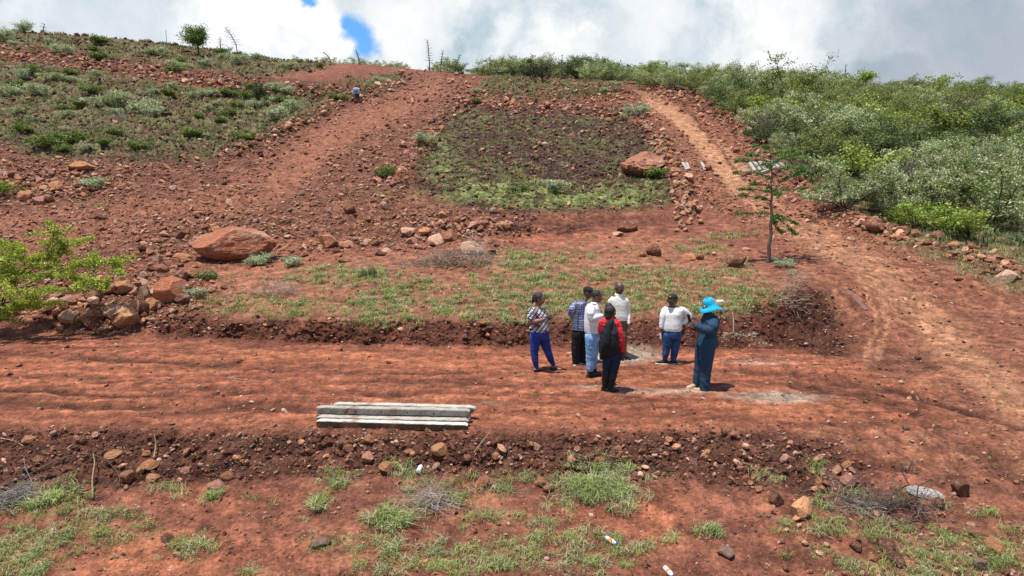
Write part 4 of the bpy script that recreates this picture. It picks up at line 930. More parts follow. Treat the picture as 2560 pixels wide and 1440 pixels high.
for kd, u, v, hpx in HS:
    P = at(u, v); s = mpp(P)
    if u < 1000 and v < 420: reg, gr = ('on the left hillside', 'left hillside')
    elif u > 1900: reg, gr = ('beside the side road', 'beside the side road')
    elif v < 530: reg, gr = ('in the plots up the middle', 'middle plots')
    else: reg, gr = ('at the edge of the near plot', 'near plot')
    nm = 'small whitish silver shrub ' if kd == 'low' else 'small bright green bush '
    shrub(kd, int(RNG.integers(3)), P, hpx*s*1.1, 'small_shrub' if kd == 'low' else 'small_bush', nm+reg, 'shrub' if kd == 'low' else 'bush', nm.strip()+', '+gr, wide=RNG.uniform(1.1, 1.7))
for _ in range(60):
    u, v = RNG.uniform(0, 1000), RNG.uniform(90, 400)
    if samp(M['gL'], u, v) < .8: continue
    P = at(u, v); s = mpp(P); kd = 'low' if RNG.random() < .6 else 'lowgreen'; nm = 'small whitish silver shrub ' if kd == 'low' else 'small bright green bush '
    shrub(kd, int(RNG.integers(3)), P, RNG.uniform(10, 22)*s, 'small_shrub' if kd == 'low' else 'small_bush', nm+'on the left hillside', 'shrub' if kd == 'low' else 'bush', nm.strip()+', left hillside', wide=RNG.uniform(1.1, 1.8))
# dark bush pair on the rim of the topmost plot
P = at(1335, 203); shrub('dark', 0, P, 62*mpp(P), 'bush', 'dense dark green bush on the rim of the topmost plot', 'bush', wide=1.0, tone=.5)
P = at(1358, 206); r_ = shrub('bare', 1, P, 60*mpp(P), 'bush', 'purplish brown half-dead bush beside the dark green one on the rim', 'bush', wide=.9)
for c_ in r_.children: c_.color = (*A(96, 66, 66), 1) if c_.name.startswith('trunk') else (.45, .26, .26, 1)
P = at(643, 262); shrub('dark', 2, P, 58*mpp(P), 'small_tree', 'thin dark small tree standing alone on the hillside plot', 'tree', wide=.75, tone=.55)
# ---- trees with shapes of their own -------------------------------
def limb_tree(name, P, label, cat, trunk_pts, trunk_r, branches, leafpal, leafsize, per, spread, bark, group=None, extra=None, asp=.5):
    """branches: list of polylines (local metres) with radius; foliage along them"""
    r = empty(name, P); mb = MB(); rg = np.random.default_rng(abs(hash_(label)))
    mb.tube(trunk_pts, trunk_r, 8); t = link('trunk', mb.mesh('trunk'), WOOD, r); t.color = (*[float(x) for x in bark], 1)
    bb = MB(); pts = []
    for br, r0, f0 in branches:
        br = np.array(br, float); m = len(br); bb.tube(br, np.linspace(r0, r0*.25, m), 5)
        L = np.linspace(0, m-1, m*5); Q = np.stack([np.interp(L, np.arange(m), br[:, i]) for i in range(3)], -1)
        pts.append(Q[int(len(Q)*f0):])
    b = link('branches', bb.mesh('branches'), WOOD, r); b.color = t.color
    pts = np.concatenate(pts)
    if per:
        V, F, C = leaves(rg, pts, per, spread, leafsize, leafpal, asp); f = link('crown', np_mesh('crown', V, [F], C), LEAF, r)
    tag(r, label, cat, group); return r
def px_local(P, s, du, dv, dy=0): return np.array([du*s, dy, -dv*s])
# young thorn tree on the mound
P = at(1921, 656); s = mpp(P)
L_ = lambda u, v, dy=0.: np.array([(u-1921)*s, dy, (656-v)*s*.94])
tp = np.array([L_(1919, 664), L_(1922, 640), L_(1920, 610), L_(1924, 582), L_(1921, 556), L_(1923, 530), L_(1919, 500), L_(1921, 478), L_(1917, 455), L_(1918, 425), L_(1913, 398), L_(1914, 380), L_(1907, 355), L_(1900, 332)])
brs = []
def br(*pts, r0=.018, f0=.25): brs.append(([L_(*p) for p in pts], r0, f0))
br((1918,494),(1895,484),(1860,482),(1803,481), r0=.02); br((1920,470),(1880,464),(1835,462), r0=.018); br((1921,466),(1975,464),(2020,460),(2050,458,.2))
br((1925,470),(1945,440,.1),(1965,430,.2),(2010,424,.3), r0=.025); br((1918,526),(1880,526),(1836,529), r0=.02); br((1922,532),(1950,536),(1975,548),(1996,558), r0=.02)
br((1922,530),(1945,548,-.2),(1960,562,-.2),(1975,578,-.2)); br((1921,530),(1930,552),(1938,566),(1950,578)); br((1918,436),(1890,420,.3),(1850,418,.4),(1838,419,.4)); br((1916,430),(1950,424,-.3),(1990,412,-.3),(2010,420,-.3))
br((1912,392),(1880,388),(1850,390),(1826,388)); br((1913,396),(1950,382,.3),(2000,382,.3),(2030,390,.3)); br((1908,360),(1890,352),(1870,350)); br((1911,372),(1940,366),(1975,362)); br((1915,410),(1900,402,-.5),(1860,404,-.7)); br((1915,410),(1945,410,-.6),(1990,410,-.7)); br((1917,440),(1930,470,-.4),(1915,480,-.7)); br((1914,385),(1900,375,.6),(1880,372,1.0)); br((1914,400),(1935,395,.6),(1955,390,1.0)); br((1918,455),(1900,452,.3),(1880,450,.5))
rgt_ = np.random.default_rng(12)
for b_, r0, f0 in list(brs):
    b_ = [np.array(q) for q in b_]
    for _ in range(3):
        i = rgt_.integers(1, len(b_)); o_ = b_[i]+(b_[i-1]-b_[i])*rgt_.random(); dd = (b_[i]-b_[i-1])*rgt_.uniform(.3, .7)+rgt_.normal(0, 1, 3)*[.06, .10, .035]
        brs.append(([o_, o_+dd*.5+[0, 0, .015], o_+dd], .008, .15))
limb_tree('young_thorn_tree', P, 'slender young thorn tree with flat green branches standing on the mound by the side road', 'tree', tp, [.075, .062, .056, .05, .047, .046, .04, .038, .03, .026, .02, .017, .012, .006], brs, np.array([A(96, 132, 70), A(80, 112, 60), A(122, 156, 84)])*1.5, .030, 9, .034, A(112, 100, 88))
# lower-left whistling thorn with dark galls
P = at(-40, 835); s = mpp(P)*.90
L_ = lambda u, v, dy=0.: np.array([(u+40)*s, dy, (835-v)*s])
brs = []
tp = np.array([L_(-60, 845), L_(-20, 815), L_(30, 780), L_(70, 765), L_(110, 745)])
rgb_ = np.random.default_rng(3)
mains = [[(0,800),(60,720,-.3),(140,680,-.3),(230,640,-.2),(300,650,0),(360,668,.1)], [(0,790),(40,700),(110,640),(160,600),(180,565),(185,535)], [(0,790),(60,740,-.5),(150,720,-.6),(220,700,-.7),(330,695,-.6)], [(-20,780),(10,700,-.2),(30,660),(60,640),(20,615)], [(0,800),(60,760,-.4),(120,745,-.5),(190,740,-.6)], [(100,650),(60,600,.2),(45,592,.2)], [(120,630),(190,600,.1),(240,580,.2)], [(160,680),(220,640,.3),(270,628,.3),(330,650,.3)], [(-60,760),(-90,680),(-40,640),(10,600)], [(-30,800),(-20,750,-.8),(60,720,-1.0),(140,700,-1.1)], [(-40,700),(0,650,-.6),(60,630,-.7),(100,620,-.8)], [(200,660),(260,680,-.3),(310,700,-.2),(330,690,-.2)], [(60,720),(30,690,.4),(80,660,.5),(150,640,.5)]]
for mpt in mains:
    q = np.array([L_(*p) for p in mpt]); brs.append((q, .022, .25))
    for _ in range(13):
        i = rgb_.integers(1, len(q)); o_ = q[i]*(1)+(q[i-1]-q[i])*rgb_.random(); e = np.array([rgb_.normal(0, .30), rgb_.normal(0, .25), rgb_.normal(.02, .10)])
        brs.append(([o_, o_+e*.5+[0, 0, .02], o_+e], .009, .1))
acc = limb_tree('thorn_tree', P, 'low spreading yellow-green thorn tree with dark galls beside the boulder pile', 'tree', tp, [.06, .05, .045, .035, .03], brs, np.array([A(186, 196, 78), A(160, 174, 66), A(206, 212, 104), A(138, 156, 62)])*1.4, .028, 15, .05, A(84, 66, 58))
gm = MB(); gm.ball((0, 0, 0), .023, lev=2); gmesh = gm.mesh('gall', True); gmesh.materials.append(WOOD); gcount = 0
for b_, r0, f0 in brs:
    for q in ([np.array(b_[-1])*.9+np.array(b_[0])*.1] if rgb_.random() < .5 else [])+([np.array(b_[len(b_)//2])] if rgb_.random() < .25 else []):
        if gcount < 98:
            g_ = link('gall', gmesh, None, acc, q); g_.color = (.02, .018, .022, 1); g_.scale = (rgb_.uniform(.8, 1.3),)*3; gcount += 1
P = at(-8, 492); s = mpp(P); brs = []
for k in range(26):
    a_ = rgb_.uniform(-.3, 3.3); q0 = np.array([0, 0, .25]); l = rgb_.uniform(.4, 1.1); brs.append(([q0, q0+np.array([math.cos(a_)*l*.6, rgb_.normal(0, .3), abs(math.sin(a_))*.35*l]), q0+np.array([math.cos(a_)*l, rgb_.normal(0, .4), abs(math.sin(a_))*.5*l])], .012, .2))
limb_tree('thorn_bush', P, 'yellow-green thorn bush at the left edge beside the far left rock group', 'bush', np.array([[0, 0, -.05], [.02, 0, .12], [0, 0, .26]]), [.04, .03, .025], brs, np.array([A(176, 190, 72), A(150, 168, 62), A(120, 150, 60)]), .03, 14, .07, A(84, 66, 58))
# round green tree on the skyline
P = at(497, 139); s = mpp(P); brs = []
for k in range(46):
    a_ = rgb_.uniform(0, 6.28); l = rgb_.uniform(.3, 1); z0 = rgb_.uniform(24, 40)*s; q0 = np.array([0, 0, z0]); q1 = np.array([math.cos(a_)*l*34*s-10*s*l, math.sin(a_)*l*30*s, (30+rgb_.uniform(2, 44)*math.sqrt(max(0, 1-l*l*.8)))*s])
    brs.append(([q0, (q0+q1)/2+[0, 0, .1], q1], .04, .35))
limb_tree('round_tree', P, 'single rounded green tree on the skyline of the left hill', 'tree', np.array([[0, 0, -.2], [0, 0, 12*s], [-2*s, 0, 30*s], [-6*s, 0, 52*s]]), [.11, .09, .07, .03], brs, np.array([A(112, 138, 56), A(90, 116, 48), A(136, 158, 66)]), .085, 14, .30, A(86, 72, 62))
# bare saplings with tiered branches on the skyline
def sapling(u, vb, vt, w, label, lean=0, tiers=7, dark=False, leafy=True, seed=1):
    P = at(u, vb); s = mpp(P); H = (vb-vt)*s; rg = np.random.default_rng(seed); brs = []
    tp = np.array([[0, 0, -.2], [lean*.1*s, 0, H*.35], [lean*.5*s, 0, H*.7], [lean*s, 0, H]])
    for k in range(tiers):
        t = .35+.65*k/(tiers-1); c = np.array([np.interp(t, [0, .35, .7, 1], tp[:, 0]), 0, H*t]); l = w*s*(1.15-.75*t)*rg.uniform(.6, 1.1)
        for sd_ in (-1, 1):
            l2 = l*rg.uniform(.5, 1); dy = rg.normal(0, .35)
            brs.append(([c, c+[sd_*l2*.5, dy*.5, -.02*H*sd_*.3], c+[sd_*l2, dy, .03*H]], .03, .3))
    limb_tree('bare_sapling', P, label, 'tree', tp, [.06, .055, .045, .03], brs, np.array([A(96, 92, 72), A(120, 116, 92), A(80, 78, 66)]), .022, 2 if leafy else 0, .05, A(70, 62, 62) if dark else A(130, 120, 110))
sapling(594, 122, 60, 26, 'tallest bare tiered sapling on the left skyline, its tip bent left', -26, 8, seed=2)
sapling(552, 117, 88, 18, 'short pale bare sapling between the round tree and the tall bent one', 0, 5, seed=3)
sapling(898, 153, 121, 10, 'small dark sapling against the blue gap in the clouds', -6, 6, dark=True, seed=4)
sapling(1074, 168, 96, 16, 'tall dark sapling at the centre of the skyline, tallest of three', -4, 9, dark=True, seed=5)
sapling(1102, 172, 122, 14, 'middle sapling of the three at the centre of the skyline', 6, 6, dark=True, seed=6)
sapling(1138, 175, 132, 18, 'lowest sapling of the three at the centre of the skyline, leaning right', 12, 6, dark=True, seed=7)
sapling(1402, 200, 140, 12, 'thin sapling above the bushes right of the purplish bush', 3, 4, seed=8)
sapling(828, 148, 122, 16, 'bare twiggy sapling just left of the blue gap', -18, 4, seed=9)
sapling(2108, 250, 168, 12, 'thin sapling rising above the thicket crest', 0, 5, seed=10)
sapling(108, 82, 62, 8, 'tiny bent sapling on the upper left skyline', 6, 3, dark=True, seed=12)
# ------------------------------------------------------------------ people
def remesh(mb, vox, smooth=6, wr=0, wseed=0, wfreq=(9, 14)):
    me = mb.mesh('tmp'); o = bpy.data.objects.new('tmp', me); COL.objects.link(o)
    r = o.modifiers.new('r', 'REMESH'); r.mode = 'VOXEL'; r.voxel_size = vox
    if smooth: s_ = o.modifiers.new('s', 'SMOOTH'); s_.iterations = smooth; s_.factor = .5
    dg = bpy.context.evaluated_depsgraph_get(); ev = o.evaluated_get(dg); m2 = bpy.data.meshes.new_from_object(ev)
    bpy.data.objects.remove(o); bpy.data.meshes.remove(me)
    n = len(m2.vertices); co = np.empty(n*3, np.float32); m2.vertices.foreach_get('co', co); co = co.reshape(-1, 3).astype(float)
    if wr:
        no = np.empty(n*3, np.float32); m2.vertices.foreach_get('normal', no); no = no.reshape(-1, 3)
        a = co[:, 0]*wfreq[0]+co[:, 1]*wfreq[0]*.8; b = co[:, 2]*wfreq[1]+.5*co[:, 0]*wfreq[0]
        w = 1-np.abs(fbm(a, b, 40+wseed, 3, .5))*2.6; w2 = fbm(a*.5-b*.3, b*.9, 60+wseed, 3)
        co = co+no*(wr*(.6*w+.8*w2))[:, None]
        m2.vertices.foreach_set('co', co.astype(np.float32).ravel())
    m2.polygons.foreach_set('use_smooth', np.ones(len(m2.polygons), bool)); m2.materials.clear(); m2.update()
    return m2
def cloth(name, c, rough=.85, kind=None, c2=None, c3=None):
    m, T = mat(name); pos = T.n('ShaderNodeTexCoord').outputs['Object']
    col = T.n('ShaderNodeRGB'); col.outputs[0].default_value = (*c, 1); col = col.outputs[0]
    sep = T.n('ShaderNodeSeparateXYZ'); T.put(sep.inputs[0], pos)
    def wave(k, per, duty):
        f = T.math('FRACT', T.math('DIVIDE', k, per)); return T.math('LESS_THAN', f, duty)
    if kind == 'check':
        d = T.math('ADD', sep.outputs[0], T.math('MULTIPLY', sep.outputs[1], .8))
        a = wave(d, .052, .5); b = wave(sep.outputs[2], .052, .5)
        col = T.mix(T.math('MULTIPLY', T.math('ADD', a, b), .5), (*c, 1), (*c2, 1))
        col = T.mix(T.math('MULTIPLY', wave(d, .104, .14), .8), col, (*c3, 1)); col = T.mix(T.math('MULTIPLY', wave(sep.outputs[2], .104, .14), .6), col, (*c3, 1))
    if kind == 'lines':
        d = T.math('ADD', sep.outputs[0], sep.outputs[1]); a = T.math('MULTIPLY', wave(sep.outputs[2], .026, .16), T.sstep(sep.outputs[2], 1.12, .98)); b = wave(d, .026, .14)
        col = T.mix(T.math('MULTIPLY', T.math('MAXIMUM', a, T.math('MULTIPLY', b, a)), .5), col, (*c2, 1))
    if kind == 'print':
        mp = T.n('ShaderNodeMapping'); T.put(mp.inputs[0], pos); mp.inputs['Rotation'].default_value = (0, .7, .3)
        d = T.math('ADD', T.math('MULTIPLY', sep.outputs[0], .8), T.math('ADD', sep.outputs[2], T.math('MULTIPLY', sep.outputs[1], .4)))
        d = T.math('ADD', d, T.math('MULTIPLY', T.noise(pos, 5, 2), .10))
        e = T.math('SUBTRACT', T.math('MULTIPLY', sep.outputs[0], .9), T.math('MULTIPLY', sep.outputs[2], .7))
        col = T.mix(wave(d, .052, .52), (*c, 1), (*c2, 1)); col = T.mix(wave(e, .085, .30), col, (*c, 1))
        col = T.mix(T.math('MULTIPLY', T.math('GREATER_THAN', T.noise(pos, 9, 1), .60), wave(d, .052, .52)), col, (*c3, 1))
    if kind == 'denim':
        f = T.noise(pos, 7, 4, .6); col = T.mix(T.sstep(f, .38, .68), (*c, 1), (*c2, 1))
    if kind == 'plaid':
        d = T.math('ADD', sep.outputs[0], sep.outputs[1]); a = wave(d, .07, .12); b = wave(sep.outputs[2], .07, .12)
        col = T.mix(T.math('MULTIPLY', T.math('MAXIMUM', a, b), .6), (*c, 1), (*c2, 1))
    n = T.noise(pos, 26, 4, .6)
    col = T.mix(1, col, T.ramp(n, [(.3, (.86, .86, .86)), (.7, (1.1, 1.1, 1.1))]), 'MULTIPLY')
    finish(T, col, rough, T.math('ADD', n, T.math('MULTIPLY', T.noise(pos, 240, 2), .3)), .3, .007, .2); return m
def skin(name, c):
    m, T = mat(name); pos = T.n('ShaderNodeTexCoord').outputs['Object']
    n = T.noise(pos, 22, 3); col = T.mix(T.sstep(n, .3, .7), tuple(x*.82 for x in c)+(1,), tuple(x*1.12 for x in c)+(1,))
    finish(T, col, .48, n, .08, .005, .45); return m
def hairm(name, c=(.012, .010, .010)):
    m, T = mat(name); pos = T.n('ShaderNodeTexCoord').outputs['Object']; n = T.noise(pos, 90, 3)
    finish(T, T.mix(n, tuple(x*.5 for x in c)+(1,), tuple(x*1.9 for x in c)+(1,)), .6, n, .9, .01, .3); return m
HAIR = hairm('hair_black'); BLK = cloth('black_cloth', (.012, .012, .014)); BLKL = cloth('black_leather', (.011, .011, .012), .42); SOLE = cloth('white_sole', (.62, .62, .60), .7)
EYEW = cloth('eye_white', (.55, .5, .45), .3)
class Person:
    def __init__(s, ufoot, vfoot, face, label, skinc, conv=(1280, 680, 4.364), dyf=0):
        s.cv = conv; u, v = ufoot/conv[2]+conv[0], vfoot/conv[2]+conv[1]
        s.P0 = np.array(at(u, v)); s.Y = s.P0[1]; s.k = mpp(s.P0)/conv[2]; s.label = label
        f = np.array([face[0], face[1], 0.]); s.f = f/np.linalg.norm(f); s.sd = np.array([-s.f[1], s.f[0], 0]); s.body = MB(); s.skinm = skin('skin', skinc); s.parts = []
    def J(s, zx, zy, dy=0.):
        return ray(s.cv[0]+zx/s.cv[2], s.cv[1]+zy/s.cv[2], s.Y+dy)-s.P0
    def loft(s, mb, secs, grow=0., f=None, pinch=None, n=20):
        f = s.f if f is None else f; sd = np.array([-f[1], f[0], 0]); V = []
        for q in secs:
            zx, zy, w, d = q[:4]; dy = q[4] if len(q) > 4 else 0
            c = s.J(zx, zy, dy); th = np.arange(n)*2*np.pi/n; cs, sn = np.cos(th), np.sin(th)
            ex = np.sign(cs)*np.abs(cs)**.85; ey = np.sign(sn)*np.abs(sn)**.85
            V.append(c+((w*s.k+grow)*ex)[:, None]*sd+((d*s.k+grow)*ey)[:, None]*f)
        m = len(secs); V = np.concatenate(V+[V[0].mean(0, keepdims=True), V[-1].mean(0, keepdims=True)])
        i = np.arange(m-1)[:, None]*n; j = np.arange(n)[None]; j2 = (j+1) % n
        mb.add(V, np.stack([i+j, i+j2, i+n+j2, i+n+j], -1).reshape(-1, 4)); b = mb.n-len(V); k = np.arange(n); k2 = (k+1) % n
        mb.f3.append(np.stack([k2, k, np.full(n, m*n)], -1)+b); mb.f3.append(np.stack([(m-1)*n+k, (m-1)*n+k2, np.full(n, m*n+1)], -1)+b)
    def limb(s, mb, pts, grow=0., ends=True):
        """pts (zx, zy, dy, r): a tapering limb, rounded at every joint"""
        if len(pts) in (3, 4, 5) and pts[0][1] < 600 and pts[-1][1]-pts[0][1] < 420 and s.cv[2] < 10 and pts[0][3] < 60:    # arms: sloping shoulders
            pts = [(pts[0][0], pts[0][1]+9, pts[0][2]*.92, pts[0][3]*.84)]+list(pts[1:])
        P = np.array([s.J(*p[:3]) for p in pts]); R = np.array([p[3]*s.k+grow for p in pts])
        t = np.linspace(0, len(P)-1, (len(P)-1)*5+1); Q = np.stack([np.interp(t, np.arange(len(P)), P[:, i]) for i in range(3)], -1)
        Q = np.concatenate([Q[:1], (Q[:-2]+2*Q[1:-1]+Q[2:])/4, Q[-1:]]) if len(Q) > 2 else Q
        r = np.interp(t, np.arange(len(P)), R); mb.tube(Q, r, 12)
        if ends:
            mb.ball(P[0], R[0]*.98, lev=3); mb.ball(P[-1], R[-1]*.98, lev=3)
        for p_, r_ in zip(P[1:-1], R[1:-1]): mb.ball(p_, r_*.99, lev=3)
        return P
    def head(s, zx, zy, hh, face, pitch=.15, hair='short', dy=0., ear=True):
        hh = hh*1.12; zy = zy-3
        """hh: half height of the head in zoomed pixels"""
        c = s.J(zx, zy, dy); h = hh*s.k; f = np.array([face[0], face[1], -pitch]); f /= np.linalg.norm(f)
        sd = np.cross([0, 0, 1.], f); sd /= np.linalg.norm(sd); up = np.cross(f, sd); R = np.stack([sd, f, up], 1); s.hR, s.hc, s.hh = R, c, h
        at_ = lambda x, y, z: c+R@np.array([x, y, z])*h
        b = s.body
        b.ball(at_(0, -.06, .18), np.array([.68, .82, .80])*h, lev=4, rot=R); b.ball(at_(0, .18, -.28), np.array([.56, .58, .62])*h, lev=3, rot=R)
        b.ball(at_(0, .36, -.72), np.array([.30, .28, .20])*h, lev=3, rot=R)
        b.ball(at_(0, .78, -.13), np.array([.14, .17, .17])*h, lev=3, rot=R); b.ball(at_(0, .72, .05), np.array([.08, .12, .26])*h, lev=3, rot=R); b.ball(at_(0, .66, .24), np.array([.44, .16, .10])*h, lev=3, rot=R)
        b.ball(at_(0, .70, -.42), np.array([.24, .13, .065])*h, lev=3, rot=R); b.ball(at_(0, .68, -.53), np.array([.20, .13, .07])*h, lev=3, rot=R)
        for e in (-1, 1):
            b.ball(at_(e*.36, .48, -.16), np.array([.2, .2, .2])*h, lev=3, rot=R)
            if ear: b.ball(at_(e*.70, -.02, .0), np.array([.08, .15, .22])*h, lev=3, rot=R)
        s.limb(b, []) if False else None
        nb = c+R@np.array([0, -.15, -.55])*h; s.headneck = nb
        for e in (-1, 1):
            em = MB(); em.ball(at_(e*.27, .64, .10), h*.115, lev=2); pm = MB(); pm.ball(at_(e*.27, .715, .095), h*.065, lev=2)
            s.parts.append(('eye', em.mesh('eye', True), EYEW, [('pupil', pm.mesh('pupil', True), HAIR)]))
        lm = MB(); lm.ball(at_(0, .765, -.475), np.array([.17, .055, .022])*h, lev=2, rot=R); s.parts.append(('mouth', lm.mesh('mouth', True), HAIR))
        if hair:
            hm = MB()
            if hair == 'short': hm.ball(at_(0, -.16, .30), np.array([.71, .80, .74])*h, lev=4, rot=R); 
            else: hm.ball(at_(0, -.22, .26), np.array([.76, .82, .82])*h, lev=4, rot=R); hm.ball(at_(0, -.42, -.15), np.array([.66, .55, .6])*h, lev=3, rot=R)
            s.hairmb = hm
        else: s.hairmb = None
    def neck(s, zx, zy, r, dy=0):
        a = s.headneck; b = s.J(zx, zy, dy); s.body.tube(np.array([a, (a+b)/2, b]), [r*s.k*.92, r*s.k*.95, r*s.k*1.15], 12)
    def cap(s, m, brim=1.0, col=None):
        R, c, h = s.hR, s.hc, s.hh; cm = MB(); at_ = lambda x, y, z: c+R@np.array([x, y, z])*h
        V, F = ICO[4]; P = V.copy(); P[:, 2] = np.maximum(P[:, 2], -.12); cm.add(at_(0, -.10, .44)+(P*np.array([.76, .87, .60])*h)@R.T, F)
        th = np.linspace(-1.15, 1.15, 15); a = np.stack([np.sin(th)*.72, .62+.0*th, .36+0*th], -1); a[:, 1] = -.08+np.cos(th)*.84; o = np.stack([np.sin(th)*.74, -.08+np.cos(th)*.84+.72*np.cos(th*1.25).clip(0), .34-.20*np.cos(th)], -1)
        a2 = a+[0, 0, .07]; o2 = o+[0, 0, .06]; W_ = np.concatenate([a, o, a2, o2])*h@R.T+c; n = 15; F4 = []
        for i in range(n-1): F4 += [[i, i+1, n+i+1, n+i], [2*n+i, 3*n+i, 3*n+i+1, 2*n+i+1], [n+i, n+i+1, 3*n+i+1, 3*n+i]]
        cm.add(W_, F4); cm.ball(at_(0, -.10, 1.04), h*.07, lev=2); s.parts.append(('cap', cm.mesh('cap', True), m))
    def hand(s, wr, tip, mb=None, curl=.6, nrm=None, size=1.0, r=None):
        """wr, tip as J tuples: palm runs from wrist towards tip; four curled fingers and a thumb"""
        mb = s.body; w = s.J(*wr[:3]); t = s.J(*tip[:3]); d = t-w; d /= np.linalg.norm(d); n = np.array(nrm if nrm is not None else s.f, float); n = n-d*np.dot(n, d); n /= np.linalg.norm(n); sd = np.cross(d, n); z = .9*size
        Rm = np.stack([sd, d, n], 1); pc = w+d*.05*z; mb.ball(pc, np.array([.040, .052, .017])*z, lev=3, rot=Rm); mb.tube(np.array([w-d*.02, w+d*.02]), [.026*z, .028*z], 10)
        for i, (ox, L) in enumerate(((-.029, .062), (-.010, .072), (.010, .068), (.028, .052))):
            p = pc+sd*ox*z+d*.040*z; pts = [p]; dd = d.copy(); a = curl*(.75+.12*i)
            for sg in (.42, .33, .25):
                dd = dd*math.cos(a)+n*math.sin(a); dd /= np.linalg.norm(dd); p = p+dd*L*sg*1.1*z; pts.append(p)
                n_ = n
            mb.tube(np.array(pts), np.array([.0098, .0092, .0085, .007])*z, 8); mb.ball(pts[-1], .0072*z, lev=2)
        p = pc-sd*.032*z-d*.012*z; q = p+(-sd*.7+d*.6+n*.35)*.032*z; r_ = q+(d*.8+n*.5-sd*.1)*.03*z; mb.tube(np.array([p, q, r_]), [.012*z, .0105*z, .008*z], 8)
        return w, d, n, sd
    def foot(s, an, toe, mb, r=.038, h=.05, L=None, grow=1.0, sole=None):
        a = s.J(*an[:3]); t = s.J(*toe[:3]); g = float(np.array(at(s.cv[0]+toe[0]/s.cv[2], s.cv[1]+toe[1]/s.cv[2]))[2]-s.P0[2])
        d = t-a; d[2] = 0; l = np.linalg.norm(d); d /= l; l = max(min(l, .23), .15) if L is None else L; sd = np.array([-d[1], d[0], 0]); base = np.array([a[0], a[1], min(g, a[2]-.05)])
        Rm = np.stack([sd, d, [0, 0, 1]], 1)
        mb.ball(base-d*.03+[0, 0, .042], np.array([.036, .05, .042])*grow, lev=3, rot=Rm); mb.ball(base+d*l*.35+[0, 0, .038], np.array([.038, .09, .036])*grow, lev=3, rot=Rm); mb.ball(base+d*l*.75+[0, 0, .030], np.array([.044, .065, .028])*grow, lev=3, rot=Rm)
        mb.tube(np.array([base+[0, 0, .04], a]), [.042*grow, .036*grow], 10)
        if sole is not None:
            sole.ball(base-d*.03+[0, 0, .010], np.array([.042, .056, .014])*grow, lev=3, rot=Rm); sole.ball(base+d*l*.4+[0, 0, .010], np.array([.046, .10, .014])*grow, lev=3, rot=Rm); sole.ball(base+d*l*.78+[0, 0, .010], np.array([.049, .07, .014])*grow, lev=3, rot=Rm)
    def add(s, name, mb, m, vox=.010, sm=5, wr=.006, seed=0, wf=(9, 14)):
        s.parts.append((name, remesh(mb, vox, sm, wr, seed, wf), m))
    def done(s):
        me = remesh(s.body, .0065, 3); me.name = 'person'; o = link('person', me, s.skinm); o.location = s.P0
        if s.hairmb is not None: s.parts.append(('hair', remesh(s.hairmb, .009, 2, .004, 3, (60, 40)), HAIR))
        for q in s.parts:
            c = link(q[0], q[1], q[2], o)
            for nm, m_, mt in (q[3] if len(q) > 3 else []): link(nm, m_, mt, c)
        tag(o, s.label, 'person'); return o
    def item(s, name, me, m, label, cat):
        o = link(name, me, m); o.location = s.P0; tag(o, label, cat); return o
DK = (.15, .068, .044); DK2 = (.068, .036, .027); DK3 = (.105, .050, .035)
def phone_mesh(s, c, d, n, size=(.037, .075, .005), extra=None):
    """a thin slab with a lens bump; d long axis, n its face normal"""
    d = np.array(d, float); d /= np.linalg.norm(d); n = np.array(n, float); n -= d*np.dot(n, d); n /= np.linalg.norm(n); sd = np.cross(d, n); R = np.stack([sd, d, n], 1)
    mb = MB(); c = np.asarray(c); mb.box(c, np.array(size)*[.94, 1, 1], R); mb.box(c, np.array(size)*[1, .96, .8], R); mb.box(c-R@np.array([size[0]*.45, -size[1]*.7, size[2]*1.2]), (.009, .011, .003), R); return mb.mesh('phone')
PH = cloth('phone_black', (.01, .01, .012), .25); PAPER = cloth('white_paper', (.75, .75, .75), .8)
# A woman in a patterned top
p = Person(330, 1075, (.93, -.36), 'woman in patterned black and white top and bright blue jeans, leftmost of the group', DK)
p.head(303, 300, 60, (.95, -.35), .32, 'long'); p.neck(285, 385, 30)
p.hairmb.ball(p.hc+p.hR@np.array([0, -.75, .55])*p.hh, p.hh*.34, lev=3); t_ = [p.hc+p.hR@np.array(q)*p.hh for q in ((0, -.8, .5), (0, -1.05, 0), (0, -1.0, -.6), (0, -.95, -1.15))]; p.hairmb.tube(np.array(t_), [p.hh*.3, p.hh*.28, p.hh*.22, p.hh*.08], 10)
armN = [(222, 432, -.17, 44), (214, 495, -.19, 42), (214, 545, -.20, 36), (275, 540, -.24, 31), (335, 522, -.28, 21)]; armF = [(328, 425, .15, 38), (352, 480, .15, 33), (385, 512, .10, 28), (430, 495, .0, 19)]
tor = [(286, 378, 34, 30), (276, 400, 78, 46), (284, 430, 96, 64), (296, 470, 96, 84), (300, 515, 92, 90), (298, 560, 94, 98), (300, 605, 100, 106), (304, 645, 100, 106)]
p.loft(p.body, tor, -.012); p.limb(p.body, armN); p.limb(p.body, armF); p.hand((335, 522, -.28), (385, 503, -.30), curl=.75, nrm=(.2, .2, .9)); p.hand((430, 495, 0.), (465, 480, -.05), curl=.7, nrm=(0, -.3, .9))
lN = [(258, 715, -.09, 66), (250, 800, -.09, 54), (244, 880, -.09, 42), (252, 960, -.1, 37), (268, 1035, -.1, 24)]; lF = [(346, 715, .09, 62), (368, 800, .09, 52), (396, 880, .09, 41), (422, 950, .09, 36), (450, 1008, .09, 23)]
p.limb(p.body, lN, -.014); p.limb(p.body, lF, -.014)
sh = MB(); sh2 = MB(); p.foot((268, 1050, -.1), (330, 1092), p.body, grow=.92); p.foot((448, 1020, .09), (540, 1055), p.body, grow=.92)
